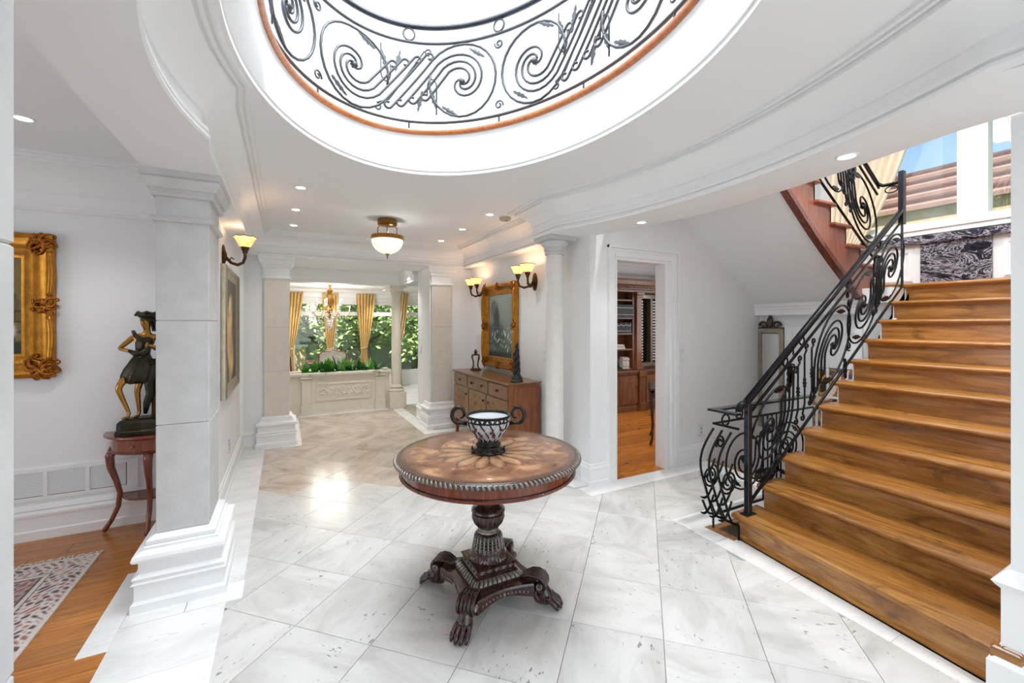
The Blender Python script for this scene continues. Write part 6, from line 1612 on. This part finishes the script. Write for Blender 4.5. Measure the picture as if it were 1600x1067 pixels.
ob('cornice', MB().sweep([(bxl(6.35), -0.001), (bxl(4.1), -0.001)], [(0, 2.05), (0.26, 2.05), (0.26, 2.09), (0.28, 2.10), (0.28, 2.16), (0.31, 2.18), (0.34, 2.24), (0.34, 2.27), (0, 2.27)]), 'bookcase_wood', bc)
dn_ = MB()
for k in range(60): dn_.box(bxl(4.12 + .037 * k), bxl(4.14 + .037 * k), -0.295, -0.27, 2.115, 2.15)
ob('dentils', dn_, 'bookcase_wood', bc)
for k, x in enumerate((4.16, 4.57, 4.98, 5.58, 5.97)):
    w = 0.40 if k < 3 else 0.38
    d_ = ob('cupboard_door', MB().cbox(bxl(x), bxl(x + w), YF - .002, YF + .02, 0.125, 0.615, .004), 'bookcase_wood', bc)
    ob('door_panel', MB().loft([[(bxl(x + a), YF - p, 0.125 + a), (bxl(x + w - a), YF - p, 0.125 + a), (bxl(x + w - a), YF - p, 0.615 - a), (bxl(x + a), YF - p, 0.615 - a)] for a, p in ((0.055, -0.01), (0.058, 0.006), (0.075, 0.006), (0.10, 0.010))], True, True), 'bookcase_wood', d_)
    ob('knob', MB().ball((bxl(x + (w - .03 if k % 2 == 0 else .03)), YF - 0.016, 0.42), 0.013, 8, 6), 'bronze', d_, 'all')
def book(label, x, z, w, h_, d, m, grp, lean=0):
    t = thing('book', label, 'book', (x, 5.70, z), 0, grp)
    ob('cover', MB().cbox(0, w, -0.06 - d / 2, -0.06 + d / 2, 0.0005, h_, 0.002), m, t)
    ob('spine_bands', MB().box(w * .1, w * .9, -0.0625 - d / 2, -0.0595 - d / 2, h_ * .72, h_ * .78).box(w * .1, w * .9, -0.0625 - d / 2, -0.0595 - d / 2, h_ * .2, h_ * .24), 'book_white' if m != 'book_white' else 'book_black', t)
    if lean: t.rotation_euler = (0, lean, 0)
    return t
x = 4.78
for k in range(17):
    w = 0.031
    book('black leather-bound volume in the uniform row on the top study shelf', x, 1.61, w, 0.22, 0.16, 'book_black', 'black volumes on the top shelf'); x += w + .001
x = 4.80
for k in range(13):
    w = 0.034
    book('dark book with pale bands on the second study shelf', x, 1.34, w, 0.19 - .01 * (k % 3), 0.15, 'book_black', 'banded volumes on the second shelf'); x += w + .003
for k in range(3):
    t = thing('book', ('thin white book at the bottom of the flat pile on the third study shelf', 'dark book in the middle of the flat pile on the third study shelf', 'pale book on top of the flat pile on the third study shelf')[k], 'book', (4.98, 5.64, 1.07 + .026 * k), 0, 'flat pile on the third shelf')
    ob('cover', MB().cbox(-0.14 + .02 * k, 0.15 - .012 * k, -0.09, 0.09, 0.0005, 0.025, .002), 'book_white' if k != 1 else 'book_black', t)
    ob('pages', MB().box(-0.135 + .02 * k, 0.145 - .012 * k, -0.0915, -0.0895, 0.005, 0.02), 'cushion', t)
fgn = thing('bookend_figure', 'dark sculpted bookend beside pale books on the lowest study shelf', 'bookend', (5.0, 5.62, 0.73))
ob('base', MB().cbox(-0.07, 0.07, -0.05, 0.05, 0, 0.03, .004), 'black', fgn)
ob('figure', MB().tube([(0, 0, 0.03), (-0.02, 0, 0.10), (0.01, 0, 0.17), (0, 0, 0.22)], [0.05, 0.04, 0.035, 0.012], 10).ball((0.02, -.01, 0.19), 0.03, 8, 6), 'black', fgn, 'all')
for k in range(4): book(('white book leaning next to the dark bookend', 'pale book second from the dark bookend', 'pale book third from the dark bookend', 'white book last on the lowest study shelf')[k], 5.09 + .037 * k, 0.73, 0.03, 0.20 - .015 * (k % 2), 0.15, 'book_white', 'pale books on the lowest shelf')
# shuttered study window right of the pilaster
w9 = struct('window_8', MB().box(5.55, 5.59, 5.72, 5.85, 0.74, 2.02).box(6.30, 6.35, 5.72, 5.85, 0.74, 2.02).box(5.59, 6.30, 5.72, 5.85, 1.96, 2.02).box(5.59, 6.30, 5.72, 5.85, 0.74, 0.80).box(5.90, 5.95, 5.73, 5.84, 0.80, 1.96), 'champagne', 'study window with dark and white louvred shutters')
ob('pane', MB().box(5.59, 6.30, 5.835, 5.84, 0.80, 1.96), 'blue_rail', w9)
for k in range(21):
    ob('louvre_slat', MB().cbox(5.595, 5.74, 5.755, 5.80, 0.83 + .053 * k, 0.86 + .053 * k, .003), 'plastic', w9)
    ob('louvre_slat', MB().cbox(5.955, 6.29, 5.755, 5.80, 0.83 + .053 * k, 0.86 + .053 * k, .003), 'plastic', w9)
dk = thing('desk', 'dark table with slender cabriole legs inside the study', 'desk', (4.31, 3.84, 0), -0.8)
ob('top', MB().cbox(-0.28, 0.22, -0.28, 0.32, 0.685, 0.71, .006), 'table_dark', dk)
ob('apron', MB().box(-0.23, 0.17, -0.23, 0.27, 0.59, 0.685), 'table_dark', dk)
for sx, sy in ((-0.23, -0.22), (0.17, -0.22), (-0.23, 0.26), (0.17, 0.26)):
    ox = -1 if sx < 0 else 1
    ob('leg', MB().tube([(sx, sy, 0.68), (sx + ox * .012, sy, 0.60), (sx + ox * .004, sy, 0.45), (sx - ox * .008, sy, 0.25), (sx + ox * .002, sy, 0.08), (sx + ox * .02, sy - .01, 0.02), (sx + ox * .028, sy - .012, 0.012)], [0.026, 0.026, 0.020, 0.015, 0.013, 0.020, 0.014], 8), 'table_dark', dk, 'all')

# ------------------------------------------------------------------ under the landing: mirror and low door
mr_ = thing('wall_mirror', 'tall narrow silver-gilt mirror with carved crest beside the low door', 'mirror', (5.058, 3.03, 0.86), -PI / 2)
ob('glass', MB().box(-0.10, 0.10, -0.018, -0.012, -0.55, 0.52), 'mirror', mr_)
ob('frame', frame_loft(0.30, 1.17, [(0, 0.001), (0, 0.03), (0.01, 0.036), (0.03, 0.03), (0.045, 0.034), (0.055, 0.016), (0.055, 0.001)]), 'champagne', mr_, True)
cst = MB()
for sx in (-1, 1): cst.tube([(sx * (0.075 + 0.05 * (1 - i / 20) * cos(i * .45)), -0.025, 0.62 + 0.05 * (1 - i / 20) * sin(i * .45)) for i in range(18)], [0.016 * (1 - i / 30) for i in range(18)], 7)
cst.ball((0, -0.025, 0.66), 0.04, 10, 6, 1.6, 1, .6).ball((0, -0.025, 0.72), 0.02, 8, 6)
cst.box(-0.15, 0.15, -0.03, -0.005, 0.575, 0.60)
ob('crest', cst, 'antique_silver', mr_, 'all')
d3 = struct('door_3', MB().box(5.03, 5.058, 2.78, 2.86, -0.5, 1.47).box(5.03, 5.058, 2.12, 2.18, -0.5, 1.47).box(5.03, 5.058, 2.18, 2.78, 1.40, 1.47), 'white', 'low white panelled cupboard door under the landing')
lf = ob('door_leaf', MB().box(5.042, 5.057, 2.18, 2.78, -0.5, 1.40), 'white', d3)
for a, b in ((2.24, 2.44), (2.52, 2.72)):
    frame_moulding(a, b, 0.72, 1.30, 5.042, 'x', d3, 0.025, 0.008); frame_moulding(a, b, -0.3, 0.62, 5.042, 'x', d3, 0.025, 0.008)
ob('hinge', MB().box(5.036, 5.046, 2.765, 2.785, 1.15, 1.25), 'black', d3)

# ------------------------------------------------------------------ landing window, marble, curtains
wl_ = MB().box(6.40, 6.52, 0.40, 3.30, 1.6, 2.58).box(6.40, 6.52, 0.40, 0.75, 2.58, 5.4).box(6.40, 6.52, 3.0, 3.30, 2.58, 5.4).box(6.40, 6.52, 0.75, 3.0, 4.4, 5.4)
struct('wall_window', wl_, 'wall', 'white landing wall below the tall window')
lw = struct('window_9', MB().box(6.38, 6.50, 0.75, 0.83, 2.58, 4.4).box(6.38, 6.50, 2.92, 3.0, 2.58, 4.4).box(6.37, 6.51, 1.60, 1.83, 2.58, 4.4).box(6.36, 6.37, 1.63, 1.68, 2.62, 4.4).box(6.36, 6.37, 1.75, 1.80, 2.62, 4.4).box(6.38, 6.50, 0.83, 1.60, 4.3, 4.4).box(6.38, 6.50, 1.83, 2.92, 4.3, 4.4).box(6.38, 6.50, 0.83, 1.60, 2.58, 2.65).box(6.38, 6.50, 1.83, 2.92, 2.58, 2.65), 'white', 'tall white framed window above the stair landing')
ob('sill', MB().cbox(6.33, 6.52, 0.6, 3.1, 2.555, 2.585, .005).cbox(6.35, 6.40, 0.6, 3.1, 2.50, 2.556, .005), 'white', lw)
ob('pane', MB().box(6.44, 6.445, 0.83, 1.60, 2.65, 4.3), 'window_glass', lw)
ob('pane', MB().box(6.44, 6.445, 1.83, 2.92, 2.65, 4.3), 'window_glass', lw)
mp_ = thing('marble_panel', 'dark veined marble panel with ledge under the landing window', 'panel', (6.40, 1.85, 1.881))
ob('slab', MB().cbox(-0.035, -0.002, -0.28, 0.28, 0.0, 0.52, .004), 'dark_marble', mp_)
ob('ledge', MB().cbox(-0.07, -0.002, -1.3, 1.25, 0.52, 0.61, .006), 'dark_marble', mp_)
for a, b in ((0.72, 1.50), (2.20, 3.0)): frame_moulding(a, b, 1.98, 2.36, 6.40, 'x', lw, 0.05, 0.02)
curtain('cream tied drape at the landing window behind the stair post', (6.26, 1.92), (6.26, 3.02), 1.90, 4.5, 9, 2.42, 0.25, 0.97, 'cream_drape', 0.05)
curtain('white sheer drape at the landing window beside the wall end', (6.26, 0.70), (6.26, 1.80), 1.90, 4.5, 7, 2.25, 0.18, 0.0, 'sheer', 0.04)

# ------------------------------------------------------------------ outdoors
struct('ground', MB().box(-30, 40, 10.62, 45, -0.25, -0.15).box(6.52, 40, -20, 10.62, -0.25, -0.15), 'grass', 'lawn outside the windows')
gw = thing('garden_wall', 'pale green-grey garden wall beyond the dining windows', 'wall', (1.5, 15.3, -0.15))
ob('wall_body', MB().box(-7, 7, 0, 0.2, 0, 1.35), 'garden_wall', gw)
ob('coping', MB().cbox(-7.05, 7.05, -0.04, 0.24, 1.35, 1.42, .01), 'garden_wall', gw)
gp = thing('garden_post', 'pale stone garden pier seen below the chandelier', 'pier', (0.35, 13.6, -0.15))
ob('shaft', MB().cbox(-0.18, 0.18, -0.18, 0.18, 0, 1.0, .01), 'neighbour_brick', gp)
ob('cap', MB().cbox(-0.23, 0.23, -0.23, 0.23, 1.0, 1.08, .01), 'garden_wall', gp)
def tree(label, x, y, h_, cr_r, n, seed, low=0.9):
    rg = random.Random(seed)
    t = thing('garden_tree', label, 'tree', (x, y, -0.15), 0, 'garden trees beyond the dining room')
    tr = MB().tube([(0, 0, 0), (0.05, 0, h_ * .2), (-0.04, 0.03, h_ * .35), (0.0, 0, h_ * .55)], [0.10, 0.08, 0.07, 0.05], 8)
    ob('trunk', tr, 'bark', t, 'all')
    tips = []
    for k in range(7):
        a = rg.uniform(0, 2 * PI); l = cr_r * rg.uniform(.6, .95)
        p0 = Vector((0, 0, h_ * rg.uniform(.15, .45))); p2 = p0 + Vector((cos(a) * l, sin(a) * l * .8, h_ * rg.uniform(.15, .4)))
        pm = (p0 + p2) / 2 + Vector((0, 0, -0.1))
        ob('branch', MB().tube([p0, pm, p2], [0.05, 0.035, 0.015], 6), 'bark', t, 'all'); tips.append(p2)
    fo = MB()
    cl_s = [Vector((rg.uniform(-1, 1) * cr_r, rg.uniform(-.8, .8) * cr_r, rg.uniform(low, h_))) for _ in range(26)] + tips
    for k in range(n):
        c_ = rg.choice(cl_s); p = c_ + Vector((rg.gauss(0, .24), rg.gauss(0, .24), rg.gauss(0, .2)))
        a = rg.uniform(0, 2 * PI); b = rg.uniform(-.7, .7); s_ = rg.uniform(.05, .09)
        u = Vector((cos(a), sin(a), b)) * s_; v = Vector((-sin(a) * .4, cos(a) * .4, rg.uniform(.2, .6))) * s_
        fo.add([p - u, p - v, p + u, p + v], [(0, 1, 2, 3)])
    ob('foliage', fo, 'tree_leaf', t, kind='stuff')
    return t
tree('leafy garden tree filling the left dining windows', -0.9, 13.3, 3.4, 1.5, 5200, 1, 1.25)
tree('leafy garden tree behind the chandelier', 0.9, 13.9, 3.4, 1.4, 5200, 2, 1.35)
tree('branching garden tree in the window beside the gold curtain', 2.15, 13.1, 3.2, 1.25, 4800, 3, 1.05)
tree('leafy garden tree in the window beyond the round column', 3.6, 13.4, 3.4, 1.4, 4800, 4, 0.9)
tree('leafy garden tree showing through the rightmost glass door', 5.6, 13.4, 3.6, 1.5, 4800, 5, 0.6)
tree('tall garden tree above the garden wall in the middle', 1.6, 18.0, 4.9, 2.2, 5200, 6, 1.2)
tree('tall garden tree above the garden wall near the chandelier side', -2.6, 18.0, 4.9, 2.2, 5200, 8, 1.2)

mat('roof_pale', lin(160, 128, 114), 0.85, var=0.25, scale=5, bump=0.2)
nb = thing('neighbour_house', 'brick neighbouring house with reddish tiled roof outside the landing window', 'house', (12.0, 3.0, -0.15))
ob('wall', MB().box(0, 5, -8, 9, 0, 4.1), 'neighbour_brick', nb)
for k in range(8):
    x0 = -0.12 + 0.30 * k; z0 = 4.08 + 0.18 * k
    ob('roof_course', MB().add([(x0, -8.3, z0), (x0 + .36, -8.3, z0 + .19), (x0 + .36, 9.3, z0 + .19), (x0, 9.3, z0), (x0, -8.3, z0 + .09), (x0 + .36, -8.3, z0 + .22), (x0 + .36, 9.3, z0 + .22), (x0, 9.3, z0 + .09)], [(0, 3, 2, 1), (4, 5, 6, 7), (0, 1, 5, 4), (1, 2, 6, 5), (2, 3, 7, 6), (3, 0, 4, 7)]), 'roof_tile' if k % 2 else 'roof_pale', nb)
ob('back_slope', MB().add([(2.28, -8.3, 5.55), (5.5, -8.3, 4.0), (5.5, 9.3, 4.0), (2.28, 9.3, 5.55), (2.27, -8.3, 5.4), (2.27, 9.3, 5.4)], [(0, 1, 2, 3), (0, 3, 5, 4)]), 'roof_tile', nb)
po = ob('porch_roof', MB().loft([[(-2.2, 3.0, 3.30), (0.0, 3.0, 3.30), (0.0, 6.0, 3.30), (-2.2, 6.0, 3.30)], [(-2.2, 3.0, 3.42), (0.0, 3.0, 3.42), (0.0, 6.0, 3.42), (-2.2, 6.0, 3.42)], [(-1.3, 3.8, 3.95), (0.0, 3.8, 3.95), (0.0, 5.2, 3.95), (-1.3, 5.2, 3.95)]], True, True), 'roof_grey', nb)
ob('porch_post', MB().cbox(-2.1, -1.8, 3.1, 3.4, 0, 3.3, .01), 'neighbour_brick', nb)
for k in range(3):
    wn_ = ob('window', MB().box(-0.03, 0.0, -3.5 + 3.4 * k, -2.0 + 3.4 * k, 1.4, 2.9), 'white', nb)
    ob('pane', MB().box(-0.035, -0.03, -3.4 + 3.4 * k, -2.1 + 3.4 * k, 1.5, 2.8), 'blue_rail', wn_)
